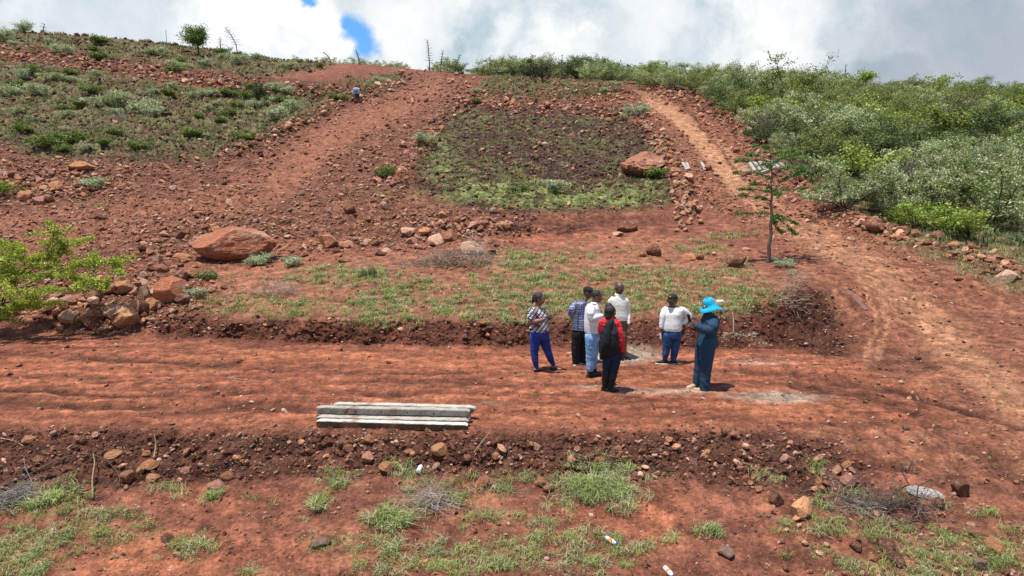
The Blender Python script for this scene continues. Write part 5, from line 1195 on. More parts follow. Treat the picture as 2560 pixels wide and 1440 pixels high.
for (a_, t_, g) in (((268, 1050, -.1), (330, 1092), sh), ((448, 1020, .09), (540, 1055), sh2)):
    q = MB(); p.foot(a_, t_, q, grow=1.0)
    V = np.concatenate(q.v[:-1]); 
    for V_, F_ in zip(q.v[:3], q.f3[:3]): g.add(V_*[1, 1, .80], F_-F_.min()) 
mb = MB(); p.loft(mb, tor[1:], .004); p.limb(mb, armN[:2], .012); p.limb(mb, armF[:2], .010); p.add('blouse', mb, cloth('printed_blouse', (.015, .012, .02), .8, 'print', (.62, .60, .62), (.30, .03, .16)), wr=.008, seed=1)
mb = MB(); p.loft(mb, [(300, 618, 96, 100), (300, 670, 98, 104), (300, 725, 92, 100)], .001); p.limb(mb, lN); p.limb(mb, lF); p.add('trousers', mb, cloth('blue_jeans', (.014, .026, .15), .8, 'denim', (.026, .052, .25)), wr=.005, seed=2)
p.add('shoe', sh, BLKL, .007, 1, 0); p.add('shoe', sh2, BLKL, .007, 1, 0); p.done()
hc = p.J(405, 487, -.24); p.item('phone', phone_mesh(p, hc, (.9, -.1, .35), (-.4, -.2, .9)), PH, 'dark phone held by the woman in the patterned top', 'phone')
# B man in a checked shirt and black cap, hands behind his back
p = Person(745, 1005, (.9, -.38), 'man in checked blue shirt, black cap and black trousers, hands behind his back', DK3)
p.head(830, 230, 58, (.93, -.35), .35, 'short'); p.neck(798, 300, 30); p.cap(BLK)
tor = [(798, 298, 34, 32), (772, 318, 80, 44), (752, 345, 102, 58), (742, 400, 98, 66), (742, 460, 92, 68), (744, 530, 92, 72), (742, 590, 90, 78), (738, 628, 92, 80)]
armN = [(690, 345, -.16, 40), (655, 410, -.17, 36), (640, 455, -.12, 32), (662, 490, .04, 26)]; armF = [(815, 350, .16, 38), (800, 420, .22, 34), (760, 480, .2, 28), (700, 490, .12, 24)]
p.loft(p.body, tor, -.012); p.limb(p.body, armN, -.008); p.limb(p.body, armF, -.008); p.hand((662, 490, .04), (700, 500, .10), curl=.4, nrm=(.3, .5, 0)); p.hand((700, 490, .12), (670, 512, .03), curl=.4, nrm=(.3, .5, 0))
lN = [(706, 670, -.08, 56), (697, 780, -.08, 46), (691, 880, -.08, 40), (694, 985, -.08, 33)]; lF = [(785, 670, .1, 54), (778, 790, .1, 46), (770, 890, .1, 40), (768, 965, .1, 33)]
p.limb(p.body, lN, -.014); p.limb(p.body, lF, -.014)
for a_, t_ in (((702, 990, -.08), (735, 1045)), ((772, 972, .1), (825, 1012))):
    q = MB(); so = MB(); p.foot(a_, t_, q, grow=1.08, sole=so); p.add('shoe', q, BLKL, .008, 3, 0); p.parts.append(('shoe_sole', so.mesh('sole', True), SOLE))
mb = MB(); p.loft(mb, tor[1:], .004); p.limb(mb, armN); p.limb(mb, armF); p.add('shirt', mb, cloth('checked_shirt', (.030, .040, .085), .8, 'check', (.42, .46, .52), (.06, .10, .42)), wr=.011, seed=4)
mb = MB(); p.loft(mb, [(800, 330, 30, 26), (812, 400, 34, 30), (818, 500, 34, 30), (815, 600, 34, 30)]); p.add('undershirt', mb, cloth('pale_blue_cotton', (.42, .55, .68)), wr=.004, seed=5)
mb = MB(); p.loft(mb, [(740, 600, 86, 74), (744, 660, 88, 76), (746, 700, 82, 70)]); p.limb(mb, lN, .004); p.limb(mb, lF, .004); p.add('trousers', mb, BLK, wr=.010, seed=6); p.done()
# D man in a white sweater
p = Person(1200, 958, (.12, -1), 'bareheaded man in white sweater and olive brown trousers at the back of the group', DK2)
p.head(1172, 182, 62, (.3, -1), .38, None); p.neck(1166, 250, 30)
tor = [(1166, 244, 36, 34), (1160, 268, 74, 42), (1160, 300, 100, 50), (1162, 350, 98, 58), (1164, 420, 92, 60), (1168, 480, 94, 66), (1174, 528, 90, 64)]
aR = [(1240, 308, 0, 38), (1258, 380, .03, 34), (1266, 440, .04, 29), (1268, 500, -.01, 26), (1270, 556, -.05, 22)]; aL = [(1080, 308, 0, 38), (1064, 390, .03, 34), (1062, 440, .04, 29), (1075, 500, -.02, 26), (1085, 552, -.05, 22)]
p.loft(p.body, tor, -.012); p.limb(p.body, aR, -.008); p.limb(p.body, aL, -.008); p.hand((1270, 556, -.05), (1266, 620, -.07), curl=.45, nrm=(-.9, -.2, 0)); p.hand((1085, 552, -.05), (1092, 615, -.07), curl=.45, nrm=(.9, -.2, 0))
l1 = [(1138, 590, 0, 48), (1146, 690, -.03, 42), (1158, 800, 0, 36), (1168, 930, .02, 29)]; l2 = [(1212, 590, 0, 48), (1214, 700, -.03, 42), (1212, 810, 0, 36), (1214, 930, .02, 29)]
p.limb(p.body, l1, -.014); p.limb(p.body, l2, -.014)
for a_, t_ in (((1172, 932, .02), (1185, 975)), ((1216, 932, .02), (1240, 980))):
    q = MB(); so = MB(); p.foot(a_, t_, q, grow=1.05, sole=so); p.add('shoe', q, BLKL, .008, 3, 0); p.parts.append(('shoe_sole', so.mesh('sole', True), BLK))
mb = MB(); p.loft(mb, tor[1:], .004); p.limb(mb, aR); p.limb(mb, aL); p.loft(mb, [(1166, 236, 42, 40), (1166, 262, 44, 42)]); p.add('sweater', mb, cloth('cream_sweater', (.62, .59, .53)), wr=.004, seed=7)
mb = MB(); p.loft(mb, [(1174, 505, 86, 60), (1176, 560, 86, 62), (1176, 610, 82, 56)]); p.limb(mb, l1, .004); p.limb(mb, l2, .004); p.add('trousers', mb, cloth('olive_trousers', (.115, .080, .040)), wr=.008, seed=8); p.done()
# C man in a white shirt and light jeans
p = Person(880, 1130, (1, -.12), 'heavy man in white shirt, pale blue jeans and black boots, seen in profile', DK3)
p.head(928, 272, 62, (1, -.15), .18, 'short'); p.neck(898, 345, 34)
gl = MB(); q_ = lambda x, y, z: p.hc+p.hR@np.array([x, y, z])*p.hh
gl.tube(np.array([q_(-.72, -.1, .2), q_(-.66, .5, .42), q_(-.3, .78, .5), q_(.3, .78, .5), q_(.66, .5, .42), q_(.72, -.1, .2)]), .005, 6)
for e in (-1, 1): gl.ball(q_(e*.32, .76, .5), np.array([.2, .04, .13])*p.hh, lev=3, rot=p.hR)
p.parts.append(('sunglasses', gl.mesh('sunglasses', True), PH))
tor = [(902, 335, 38, 34), (885, 355, 84, 52), (878, 390, 104, 72), (878, 440, 104, 82), (880, 500, 102, 88), (884, 560, 104, 94), (888, 610, 102, 96), (890, 655, 98, 92)]
aN = [(868, 385, -.19, 46), (862, 450, -.22, 42), (866, 505, -.22, 37), (920, 494, -.24, 33), (975, 480, -.24, 26)]; aF = [(900, 385, .19, 42), (915, 450, .2, 38), (935, 490, .18, 32), (990, 470, .1, 25)]
p.loft(p.body, tor, -.012); p.limb(p.body, aN, -.008); p.limb(p.body, aF, -.008); p.hand((975, 480, -.24), (1025, 470, -.24), curl=.5, nrm=(0, .4, .8)); p.hand((990, 470, .1), (1030, 455, .08), curl=.6, nrm=(0, -.3, .8))
lN = [(866, 715, -.09, 68), (862, 810, -.09, 58), (860, 890, -.09, 50), (856, 980, -.09, 45), (852, 1060, -.09, 40)]; lF = [(906, 715, .10, 62), (896, 820, .10, 54), (888, 900, .10, 47), (886, 980, .10, 42), (884, 1035, .1, 38)]
p.limb(p.body, lN, -.014); p.limb(p.body, lF, -.014)
for a_, t_, st in (((856, 1085, -.09), (935, 1172), (852, 1062, -.09, 36)), ((892, 1055, .1), (952, 1120), (886, 1035, .1, 34))):
    q = MB(); so = MB(); p.foot(a_, t_, q, grow=1.28, sole=so); p.limb(q, [st, (*a_, 36)]); p.add('boot', q, BLKL, .008, 3, .003); p.parts.append(('boot_sole', so.mesh('sole', True), PH))
mb = MB(); p.loft(mb, tor[1:], .005); p.limb(mb, aN); p.limb(mb, aF); p.loft(mb, [(900, 328, 42, 40), (898, 350, 50, 46)]); p.add('shirt', mb, cloth('white_shirt', (.58, .58, .60), .8, 'lines', (.18, .16, .24)), wr=.006, seed=9)
mb = MB(); p.loft(mb, [(886, 630, 92, 84), (882, 690, 92, 86), (880, 740, 86, 80)]); p.limb(mb, lN, .004); p.limb(mb, lF, .004); p.add('trousers', mb, cloth('light_jeans', (.10, .22, .42), .8, 'denim', (.26, .42, .62)), wr=.007, seed=10); p.done()
# E woman in a red checked jacket seen from behind
p = Person(1060, 1300, (.38, .92), 'woman from behind in red plaid jacket and tall black boots, hair in a bun', DK)
p.head(1078, 440, 66, (.75, .6), .05, 'long'); p.neck(1082, 505, 30)
p.hairmb.ball(p.J(1056, 374, 0), p.hh*.52, lev=3); p.hairmb.ball(p.hc+p.hR@np.array([0, -.5, -.55])*p.hh, np.array([.55, .45, .5])*p.hh, lev=3, rot=p.hR)
tor = [(1080, 490, 40, 38), (1068, 512, 80, 48), (1062, 545, 112, 58), (1066, 600, 108, 64), (1072, 670, 98, 64), (1082, 740, 92, 66), (1090, 800, 94, 72), (1092, 850, 94, 76)]
aR = [(1152, 570, -.04, 46), (1170, 650, -.07, 42), (1190, 725, -.08, 37), (1200, 800, -.07, 33), (1206, 862, -.05, 27)]; aL = [(980, 560, .06, 44), (972, 630, .12, 40), (985, 690, .22, 34), (1010, 660, .36, 27)]
p.loft(p.body, tor, -.012); p.limb(p.body, aR, -.008); p.limb(p.body, aL, -.008); p.hand((1206, 862, -.05), (1210, 930, -.05), curl=.6, nrm=(-.6, .6, 0)); p.hand((1010, 660, .36), (1050, 640, .42), curl=.5, nrm=(0, 0, 1))
l1 = [(1044, 940, 0, 56), (1032, 1020, .03, 44), (1024, 1090, .02, 35), (1022, 1150, .02, 40), (1018, 1210, .02, 33), (1018, 1265, .02, 27)]; l2 = [(1134, 940, 0, 56), (1126, 1030, -.03, 45), (1108, 1100, -.02, 37), (1092, 1160, -.02, 41), (1075, 1220, -.02, 34), (1062, 1275, -.02, 28)]
p.limb(p.body, l1, -.014); p.limb(p.body, l2, -.014)
for a_, t_, lg in (((1018, 1268, .02), (1040, 1255), l1), ((1064, 1280, -.02), (1150, 1312), l2)):
    q = MB(); so = MB(); p.foot(a_, t_, q, grow=1.1, sole=so); p.limb(q, lg[2:], .008); p.limb(q, [(*a_, 30), lg[-1]]); p.add('boot', q, BLKL, .008, 3, .004); p.parts.append(('boot_sole', so.mesh('sole', True), PH))
mb = MB(); p.loft(mb, tor[1:-1], .004); p.limb(mb, aR); p.limb(mb, aL); p.loft(mb, [(1078, 486, 50, 48), (1074, 512, 58, 52)]); p.add('jacket', mb, cloth('red_plaid', (.50, .022, .030), .8, 'plaid', (.16, .01, .015)), wr=.010, seed=11)
mb = MB(); p.loft(mb, [(1090, 830, 92, 72), (1090, 890, 96, 80), (1088, 950, 92, 72)]); p.limb(mb, l1[:3], .003); p.limb(mb, l2[:3], .003); p.add('trousers', mb, cloth('navy_jeans', (.010, .016, .045)), wr=.006, seed=12)
pe = p; p.done()
mb = MB(); p.limb(mb, [(1090, 530, -.10, 20), (1060, 570, -.15, 36), (1040, 660, -.17, 50), (1030, 760, -.17, 56), (1010, 850, -.14, 46), (985, 930, -.10, 22)]); p.limb(mb, [(1105, 560, -.10, 30), (1100, 680, -.15, 56), (1105, 790, -.15, 60), (1110, 865, -.12, 50)]); p.limb(mb, [(1000, 640, -.10, 26), (985, 760, -.08, 34), (975, 860, -.06, 26), (972, 945, -.05, 14)]); p.limb(mb, [(1040, 860, -.15, 40), (1060, 900, -.13, 34)])
p.item('slung_jacket', remesh(mb, .010, 5, .016, 13, (16, 7)), BLK, 'black jacket slung over the back of the woman in red plaid', 'jacket')
p.item('phone', phone_mesh(p, p.J(1203, 925, -.10), (.1, .1, 1), (-.5, -.8, 0)), PH, 'black phone in the lowered right hand of the woman in red plaid', 'phone')
# F woman in a white blouse, hand on hip
p = Person(1700, 1000, (-.42, -.9), 'woman in white blouse, dark blue jeans and black cap, one hand on her hip', DK3)
p.head(1750, 312, 60, (-.62, -.8), .15, 'short'); p.neck(1752, 375, 32); p.cap(BLK)
em = MB(); em.ball(p.hc+p.hR@np.array([0, .78, .80])*p.hh, np.array([.16, .07, .16])*p.hh, lev=3, rot=p.hR); p.parts.append(('cap_emblem', em.mesh('emblem', True), cloth('orange_emblem', (.55, .20, .03))))
p.hairmb.ball(p.hc+p.hR@np.array([.1, -.7, -.35])*p.hh, p.hh*.4, lev=3)
tor = [(1754, 366, 40, 36), (1754, 384, 84, 46), (1752, 410, 108, 60), (1748, 455, 108, 78), (1745, 510, 102, 80), (1742, 560, 106, 86), (1742, 605, 106, 88), (1740, 636, 100, 84)]
aR = [(1848, 408, .0, 44), (1888, 440, .05, 40), (1928, 482, .10, 36), (1905, 520, .06, 31), (1868, 552, .02, 24)]; aL = [(1668, 412, 0, 42), (1652, 470, -.02, 38), (1644, 520, -.03, 33), (1636, 560, -.04, 28), (1630, 600, -.05, 22)]
p.loft(p.body, tor, -.012); p.limb(p.body, aR, -.008); p.limb(p.body, aL, -.008); p.hand((1868, 552, .02), (1838, 580, .0), curl=.5, nrm=(0, .8, 0)); p.hand((1630, 600, -.05), (1626, 665, -.07), curl=.6, nrm=(.9, .2, 0))
l1 = [(1694, 695, -.02, 60), (1692, 775, -.02, 50), (1684, 850, -.02, 40), (1676, 900, -.02, 36), (1668, 945, -.02, 26)]; l2 = [(1790, 695, .02, 60), (1784, 785, .02, 50), (1776, 860, .02, 40), (1766, 915, .02, 36), (1758, 965, .02, 26)]
p.limb(p.body, l1, -.014); p.limb(p.body, l2, -.014)
for a_, t_ in (((1668, 952, -.02), (1595, 1002)), ((1758, 975, .02), (1705, 1038))):
    q = MB(); so = MB(); p.foot(a_, t_, q, grow=1.2, sole=so); p.add('shoe', q, BLK, .008, 3, .003); p.parts.append(('shoe_sole', so.mesh('sole', True), SOLE))
mb = MB(); p.loft(mb, tor[1:], .005); p.limb(mb, aR, .003); p.limb(mb, aL, .003); p.add('blouse', mb, cloth('white_blouse', (.58, .58, .57)), wr=.005, seed=14)
mb = MB(); p.loft(mb, [(1742, 612, 100, 82), (1742, 665, 104, 86), (1742, 715, 100, 80)]); p.limb(mb, l1, .002); p.limb(mb, l2, .002); p.add('trousers', mb, cloth('dark_jeans', (.016, .042, .12), .8, 'denim', (.035, .085, .21)), wr=.005, seed=15); p.done()
p.item('folded_paper', phone_mesh(p, p.J(1620, 700, -.10), (-.15, -.1, 1), (-.3, -.9, 0), (.022, .062, .004)), PAPER, 'white folded paper in the lowered hand of the woman in white', 'paper')
# G person in overalls and a blue sun hat
p = Person(2040, 1275, (-.93, -.34), 'person in dark blue overalls and bright blue sun hat looking down at a phone, rightmost', DK2)
p.head(2132, 398, 60, (-.9, -.35), .45, 'short'); p.neck(2150, 470, 32)
hm = MB(); hR, hc_, hh_ = p.hR, p.hc, p.hh
# bucket crown, wide drooping brim and a neck flap, with thickness
tilt = np.array([-.40, -.12, 1.]); tilt /= np.linalg.norm(tilt); bx = np.array([-.95, -.3, -.4]); bx -= tilt*np.dot(bx, tilt); bx /= np.linalg.norm(bx); by = np.cross(tilt, bx)
top = p.J(2150, 350, 0); n = 40; th = np.arange(n)*2*np.pi/n
def ringv(r, z, fl=0):
    rr_ = r*(1+.04*np.sin(th*5+1)); zz = z+fl*np.maximum(0, -np.cos(th))**1.2+.010*np.sin(th*7)*abs(fl if fl else .3)
    return top+np.outer(np.cos(th)*rr_, bx)+np.outer(np.sin(th)*rr_*.9, by)+np.outer(zz, tilt)
prof = [(.02, .125, 0), (.07, .115, 0), (.098, .075, 0), (.108, .02, 0), (.112, -.01, 0), (.165, -.045, -.09), (.225, -.075, -.17), (.220, -.082, -.17), (.162, -.055, -.09), (.104, -.018, 0), (.100, .02, 0), (.09, .07, 0), (.06, .105, 0), (.02, .112, 0)]
V = np.concatenate([ringv(*q) for q in prof]); m_ = len(prof); i = np.arange(m_-1)[:, None]*n; j = np.arange(n)[None]; j2 = (j+1) % n
hm.add(V, np.stack([i+j, i+j2, i+n+j2, i+n+j], -1).reshape(-1, 4)); hm.f3.append(np.stack([np.full(n-2, 0), np.arange(1, n-1), np.arange(2, n)], -1))
p.parts.append(('sun_hat', hm.mesh('sun_hat', True), cloth('blue_hat', (.01, .30, .52)))); om = MB()
for q in ((2195, 300, 0), (2215, 318, 0), (2235, 345, .02), (2240, 410, -.02), (2245, 440, -.02), (2225, 375, 0)): om.ball(p.J(*q), .018, lev=3)
p.parts.append(('hat_trim', om.mesh('trim', True), cloth('orange_trim', (.60, .12, .05))))
em = MB(); em.ball(p.J(2100, 375, -.17), (.016, .004, .012), lev=3); em.ball(p.J(2045, 335, -.13), (.012, .004, .010), lev=3); p.parts.append(('hat_badge', em.mesh('badge', True), PAPER))
tor = [(2150, 462, 46, 42), (2165, 485, 84, 62), (2165, 525, 104, 86), (2150, 590, 98, 94), (2138, 650, 92, 90), (2134, 690, 90, 88), (2132, 740, 96, 102), (2132, 800, 98, 108)]
aN = [(2200, 530, -.14, 56), (2192, 590, -.20, 54), (2168, 640, -.22, 48), (2090, 628, -.24, 42), (2015, 590, -.22, 32)]; aF = [(2120, 530, .16, 48), (2090, 590, .18, 44), (2060, 620, .12, 38), (2000, 570, .02, 28)]
p.loft(p.body, tor, -.014); p.limb(p.body, aN, -.014); p.limb(p.body, aF, -.012); p.hand((2015, 590, -.22), (1968, 545, -.20), curl=.5, nrm=(-.2, .5, .3)); p.hand((2000, 570, .02), (1950, 530, -.04), curl=.5, nrm=(-.1, -.5, .3))
lN = [(2134, 800, -.08, 88), (2128, 900, -.08, 74), (2120, 1000, -.08, 64), (2110, 1120, -.08, 57), (2102, 1290, -.08, 50)]; lF = [(2080, 800, .12, 76), (2056, 920, .12, 60), (2040, 1040, .12, 52), (2020, 1220, .12, 43)]
p.limb(p.body, lN, -.03); p.limb(p.body, lF, -.03)
TOE = cloth('tan_toe', (.36, .26, .17), .7)
for a_, t_ in (((2080, 1285, -.08), (1995, 1318)), ((2005, 1228, .12), (1915, 1240))):
    q = MB(); so = MB(); p.foot(a_, t_, q, grow=1.15, sole=so); p.add('shoe', q, TOE, .008, 3, 0); p.parts.append(('shoe_sole', so.mesh('sole', True), TOE))
mb = MB(); p.loft(mb, tor, .004); p.limb(mb, aN); p.limb(mb, aF); p.limb(mb, lN); p.limb(mb, lF); p.loft(mb, [(2148, 452, 54, 50), (2156, 478, 60, 54)])
p.add('overalls', mb, cloth('navy_overalls', (.016, .040, .074)), .011, 4, .015, 16, (8, 6))
bl = MB(); p.loft(bl, [(2134, 688, 91, 90), (2134, 706, 92, 91)], .010); p.parts.append(('waistband', bl.mesh('waistband', True), cloth('navy_belt', (.012, .030, .058)))); p.done()
p.item('phone', phone_mesh(p, p.J(1932, 505, -.12), (-.25, 0, 1), (-.8, -.4, 0)), PH, 'dark phone held up in both hands by the person in overalls', 'phone')
# H far figure with a pack, bent forward on the upper track
cvH = (860, 190, 18.0)
p = Person(585, 1200, (.1, .95), 'far small figure with purple backpack bent forward on the upper track', DK2, conv=cvH)
p.head(570, 500, 58, (0, .9), .6, 'short', dy=.28); p.neck(565, 560, 30, .2)
tor = [(565, 530, 60, 50, .18), (560, 570, 118, 80, .14), (570, 660, 110, 85, .06), (585, 760, 105, 85, 0), (590, 800, 100, 85, 0)]
aL = [(450, 590, .12, 42), (425, 690, .12, 36), (420, 790, .1, 30), (425, 860, .1, 24)]; aR = [(670, 590, .12, 42), (690, 680, .15, 36), (680, 760, .25, 28)]
p.loft(p.body, tor, -.03); p.limb(p.body, aL, -.01); p.limb(p.body, aR, -.01); p.hand((425, 860, .1), (425, 930, .1)); p.hand((680, 760, .25), (670, 800, .3))
l1 = [(535, 850, 0, 62), (525, 980, -.02, 50), (530, 1170, 0, 34)]; l2 = [(640, 850, 0, 62), (640, 980, -.02, 50), (630, 1170, 0, 34)]
p.limb(p.body, l1, -.02); p.limb(p.body, l2, -.02)
for a_, t_ in (((530, 1180, 0), (525, 1180)), ((630, 1180, 0), (632, 1180))):
    q = MB(); p.foot(a_, t_, q, grow=1.15, L=.2); p.add('shoe', q, cloth('orange_shoe', (.35, .10, .04)), .014, 2, 0)
mb = MB(); p.loft(mb, tor, .004); p.limb(mb, aL); p.limb(mb, aR); p.add('shirt', mb, cloth('grey_shirt', (.30, .33, .38)), .014, 3, .01)
mb = MB(); p.loft(mb, [(590, 770, 100, 80), (590, 850, 100, 80)]); p.limb(mb, l1); p.limb(mb, l2); p.add('trousers', mb, cloth('dark_trousers', (.03, .035, .055)), .014, 3, .01); p.done()
mb = MB(); p.loft(mb, [(545, 560, 75, 45, .0), (545, 620, 90, 70, -.08), (555, 700, 80, 70, -.12), (560, 735, 60, 45, -.1)]); p.item('backpack', remesh(mb, .014, 4, .01, 2), cloth('purple_pack', (.09, .08, .26)), 'purple backpack on the far bent figure', 'backpack')
# ------------------------------------------------------------------ concrete posts and small things
def conc_mat(name, c, stain):
    m, T = mat(name); pos = T.n('ShaderNodeTexCoord').outputs['Object']; oi = T.n('ShaderNodeObjectInfo')
    a = T.noise(pos, 5, 6, .65); b = T.noise(pos, 45, 4, .7)
    col = T.mix(1, T.mix(1, oi.outputs['Color'], T.n('ShaderNodeAttribute', attribute_name='tint').outputs['Color'], 'MULTIPLY'), T.mix(T.sstep(a, .42, .68), (*c, 1), (*stain, 1)), 'MULTIPLY'); col = T.mix(1, col, T.ramp(b, [(.3, (.6, .6, .6)), (.5, (1, 1, 1)), (.75, (1.25, 1.25, 1.25))]), 'MULTIPLY')
    col = T.mix(T.math('MULTIPLY', T.sstep(T.noise(pos, 2.6, 5, .7), .5, .7), .55), col, (.17, .085, .055, 1)); finish(T, col, .9, T.math('ADD', T.math('MULTIPLY', a, .4), b), 1.0, .02, .2); return m
CONC = conc_mat('concrete', (.34, .32, .285), (.24, .22, .19))
def post(pa, pb, w, h, label, group=None, tone=1.0, name='concrete_post', holes=0, seed=0, mud=None):
    """a rough cast concrete fence post lying from pa to pb (world points at its underside)"""
    rg = np.random.default_rng(seed); pa = np.array(pa, float); pb = np.array(pb, float); d = pb-pa; L = np.linalg.norm(d); d /= L
    up = np.array([0, 0, 1.]); sd = np.cross(d, up); sd /= np.linalg.norm(sd); up = np.cross(sd, d); n = max(12, int(L/.05)); mb = MB(); prof = []
    c = .012; pf = np.array([(-1, -1), (1, -1), (1, 1), (-1, 1)], float); ring = []
    for sx, sz in ((-1, -1), (1, -1), (1, 1), (-1, 1)):
        for q in ((sx*(w/2-(c if sx*sz < 0 else 0)), sz*(h/2-(c if sx*sz > 0 else 0))), (sx*(w/2-(c if sx*sz > 0 else 0)), sz*(h/2-(c if sx*sz < 0 else 0)))): ring.append(q)
    ring = np.array(ring); V = []
    for i in range(n+1):
        t = i/n; k = 1-.35*max(0, (abs(t-.5)-.49)/.01); o = rg.normal(0, .0022, (8, 2)); o2 = np.array([0, .004*math.sin(t*5+seed)]); r = ring*k+o+o2
        V.append(pa+d*t*L+np.outer(r[:, 0], sd)+np.outer(r[:, 1]+h/2, up))
    V = np.concatenate(V); cc_ = np.ones((len(V), 3)); i = np.arange(n)[:, None]*8; j = np.arange(8)[None]; j2 = (j+1) % 8
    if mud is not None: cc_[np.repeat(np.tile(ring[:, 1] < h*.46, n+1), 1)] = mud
    mb.add(V-pa, np.stack([i+j, i+j2, i+8+j2, i+8+j], -1).reshape(-1, 4), cc_); mb.f4 += [np.array([[0, 7, 4, 3], [0, 3, 2, 1], [4, 7, 6, 5]]), np.array([[n*8, n*8+1, n*8+2, n*8+3], [n*8, n*8+3, n*8+4, n*8+7], [n*8+4, n*8+5, n*8+6, n*8+7]])]
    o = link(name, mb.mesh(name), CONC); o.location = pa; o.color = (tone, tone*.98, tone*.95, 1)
    for q in range(holes):
        hm = MB(); t = .26+.17*q; cc = d*t*L-sd*0+up*h*.5; sgn = -1 if sd[1] > 0 else 1
        hm.ball(cc+sd*sgn*(w/2-.001), (.012, .004, .014), lev=2); hh = link('wire_hole', hm.mesh('wire_hole'), PH, o)
    tag(o, label, 'post', group); return o
# the near pile: corners read off the photograph, heights off the post thickness
def gp(u, v, z=0.): P = np.array(at(u, v)); P[2] += z; return P
A0, A1 = gp(790, 1068), gp(1168, 1079); ax = A1-A0; ax[2] = 0; ax /= np.linalg.norm(ax); bk = np.array([-ax[1], ax[0], 0]); L0 = np.linalg.norm((A1-A0)[:2]); zb = min(A0[2], A1[2])-.004
def pp(s_, b_, z_, L, tl=0): a = A0+ax*s_+bk*b_; a[2] = zb+z_; e = a+ax*L+bk*tl; return a, e
w_, h_ = .135, .115
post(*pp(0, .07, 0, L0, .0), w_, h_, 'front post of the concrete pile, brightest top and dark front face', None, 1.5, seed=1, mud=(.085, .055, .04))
post(*pp(-.05, .225, .012, L0+.04, .01), w_, h_, 'lower concrete post just behind the bright front one', None, 1.05, seed=2, mud=(.5, .42, .36))
post(*pp(-.11, .385, 0, L0+.05), w_, h_, 'concrete post hidden under the dark weathered one at the pile middle', None, .6, seed=3, mud=(.4, .35, .3))
post(*pp(-.11, .40, h_+.006, L0+.10, -.01), w_, h_, 'grey weathered concrete post with small holes resting on top of the pile', None, .95, holes=4, seed=4, mud=(.62, .6, .6))
post(*pp(-.02, .56, 0, L0), w_, h_, 'bottom concrete post at the rear of the pile', None, .9, seed=5)
post(*pp(.11, .585, h_+.001, L0-.08), w_, h_, 'rearmost top concrete post with a knob at its right end', None, 1.2, seed=6, mud=(.4, .35, .3))
kb = MB(); q_ = pp(.11, .585, h_+.001, L0-.08); kb.ball(q_[1]-q_[0]+[0, 0, .07], (.05, .045, .045), lev=3); kn = link('post_knob', kb.mesh('post_knob', True), CONC, bpy.data.objects[[o.name for o in COL.objects if o.name.startswith('concrete_post')][-1]]); kn.color = (1.2, 1.15, 1.1, 1)
# small stacks up the side road
P = gp(1900, 428); s = mpp(P)
for k in range(6):
    a = gp(1886+k*13+(k > 2)*8, 432-k*1.5-(k > 2)*2); b = gp(1872+k*13+(k > 2)*10-(k > 3)*6, 411-k*.8); post(a, b, .16, .16, 'short pale concrete post in the small stack beside the upper side road', 'posts stacked beside the upper side road', 1.0-.1*(k % 3), seed=20+k)
a = gp(1898, 438); b = gp(1962, 414); post(a, b, .13, .13, 'pale concrete post lying crosswise below the small roadside stack', None, 1.0, seed=30)
for k, (u1, v1, u2, v2) in enumerate(((1716, 428, 1706, 410), (1722, 426, 1716, 411), (1762, 428, 1753, 410))):
    post(gp(u1, v1), gp(u2, v2), .14, .12, ['left one of two short posts lying together left of the side road', 'right one of two short posts lying together left of the side road', 'short concrete post alone in the rubble at the left of the side road'][k], None, 1.0, seed=40+k)
# thin stakes on the skyline
for u, v0, v1, r, lb in ((417, 108, 73, .03, 'thin pale wooden stake on the left skyline'), (55, 78, 52, .022, 'thin stake at the upper left corner of the skyline')):
    P = gp(u, v0); s = mpp(P); mb = MB(); H = (v0-v1)*s; mb.tube([[0, 0, -.2], [.01, 0, H*.5], [-.01, 0, H]], [r*1.1, r, r*.8], 7); mb.ball([-.01, 0, H], r*.9, lev=2); o = link('wooden_stake', mb.mesh('wooden_stake'), WOOD); o.location = P; o.color = (*A(150, 140, 124), 1); tag(o, lb, 'stake')
# brush piles -------------------------------------------------------
def twig_pile(name, u, v, wpx, hpx, n, label, cat, col, seed, depth=.6, thick=.010, lean=0., leafy=None, shape=None):
    P = gp(u, v); s = mpp(P); rg = np.random.default_rng(seed); mb = MB()
    W_ = wpx*s/2; H = hpx*s
    for k in range(n):
        x = rg.normal(0, W_*.42); hmax = H*max(.12, 1-(x/W_-lean)**2); z = hmax*rg.random(); y = rg.normal(0, depth*.4); a = rg.uniform(0, 6.28); l = rg.uniform(.15, .5)
        d = np.array([math.cos(a), math.sin(a)*.7, rg.normal(.05, .35)])*l; q = np.array([x, y, z]); k1 = q+d*.5+rg.normal(0, .05, 3); k2 = q+d+rg.normal(0, .06, 3); th = thick*rg.uniform(.4, 1.2)
        c = rg.uniform(.5, 1.6); mb.tube(np.array([q, k1, k2]), [th, th*.7, th*.3], 4, (c, c*.97, c*.95))
        if rg.random() < .6: e = k1+rg.normal(0, .12, 3); mb.tube(np.array([k1, (k1+e)/2+rg.normal(0, .02, 3), e]), [th*.5, th*.4, th*.2], 4, (c, c, c))
    o = link(name, mb.mesh(name), WOOD); o.location = P; o.color = (*[float(x) for x in col], 1); tag(o, label, cat)
    return o, P, s
twig_pile('brush_pile', 1110, 665, 270, 40, 430, 'long pile of dead grey purple twigs lying on the near plot', 'brush pile', A(158, 138, 124), 1, .7, .011, .35)
twig_pile('brush_pile', 1190, 655, 90, 60, 150, 'pale dry twigs heaped against the pale boulder', 'brush pile', A(190, 176, 166), 2, .4, .008, 0)
twig_pile('dry_twigs', 1985, 780, 80, 120, 130, 'pale dry stalks hanging over the rim of the dark corner bank', 'dry twigs', A(190, 172, 150), 3, .4, .007)
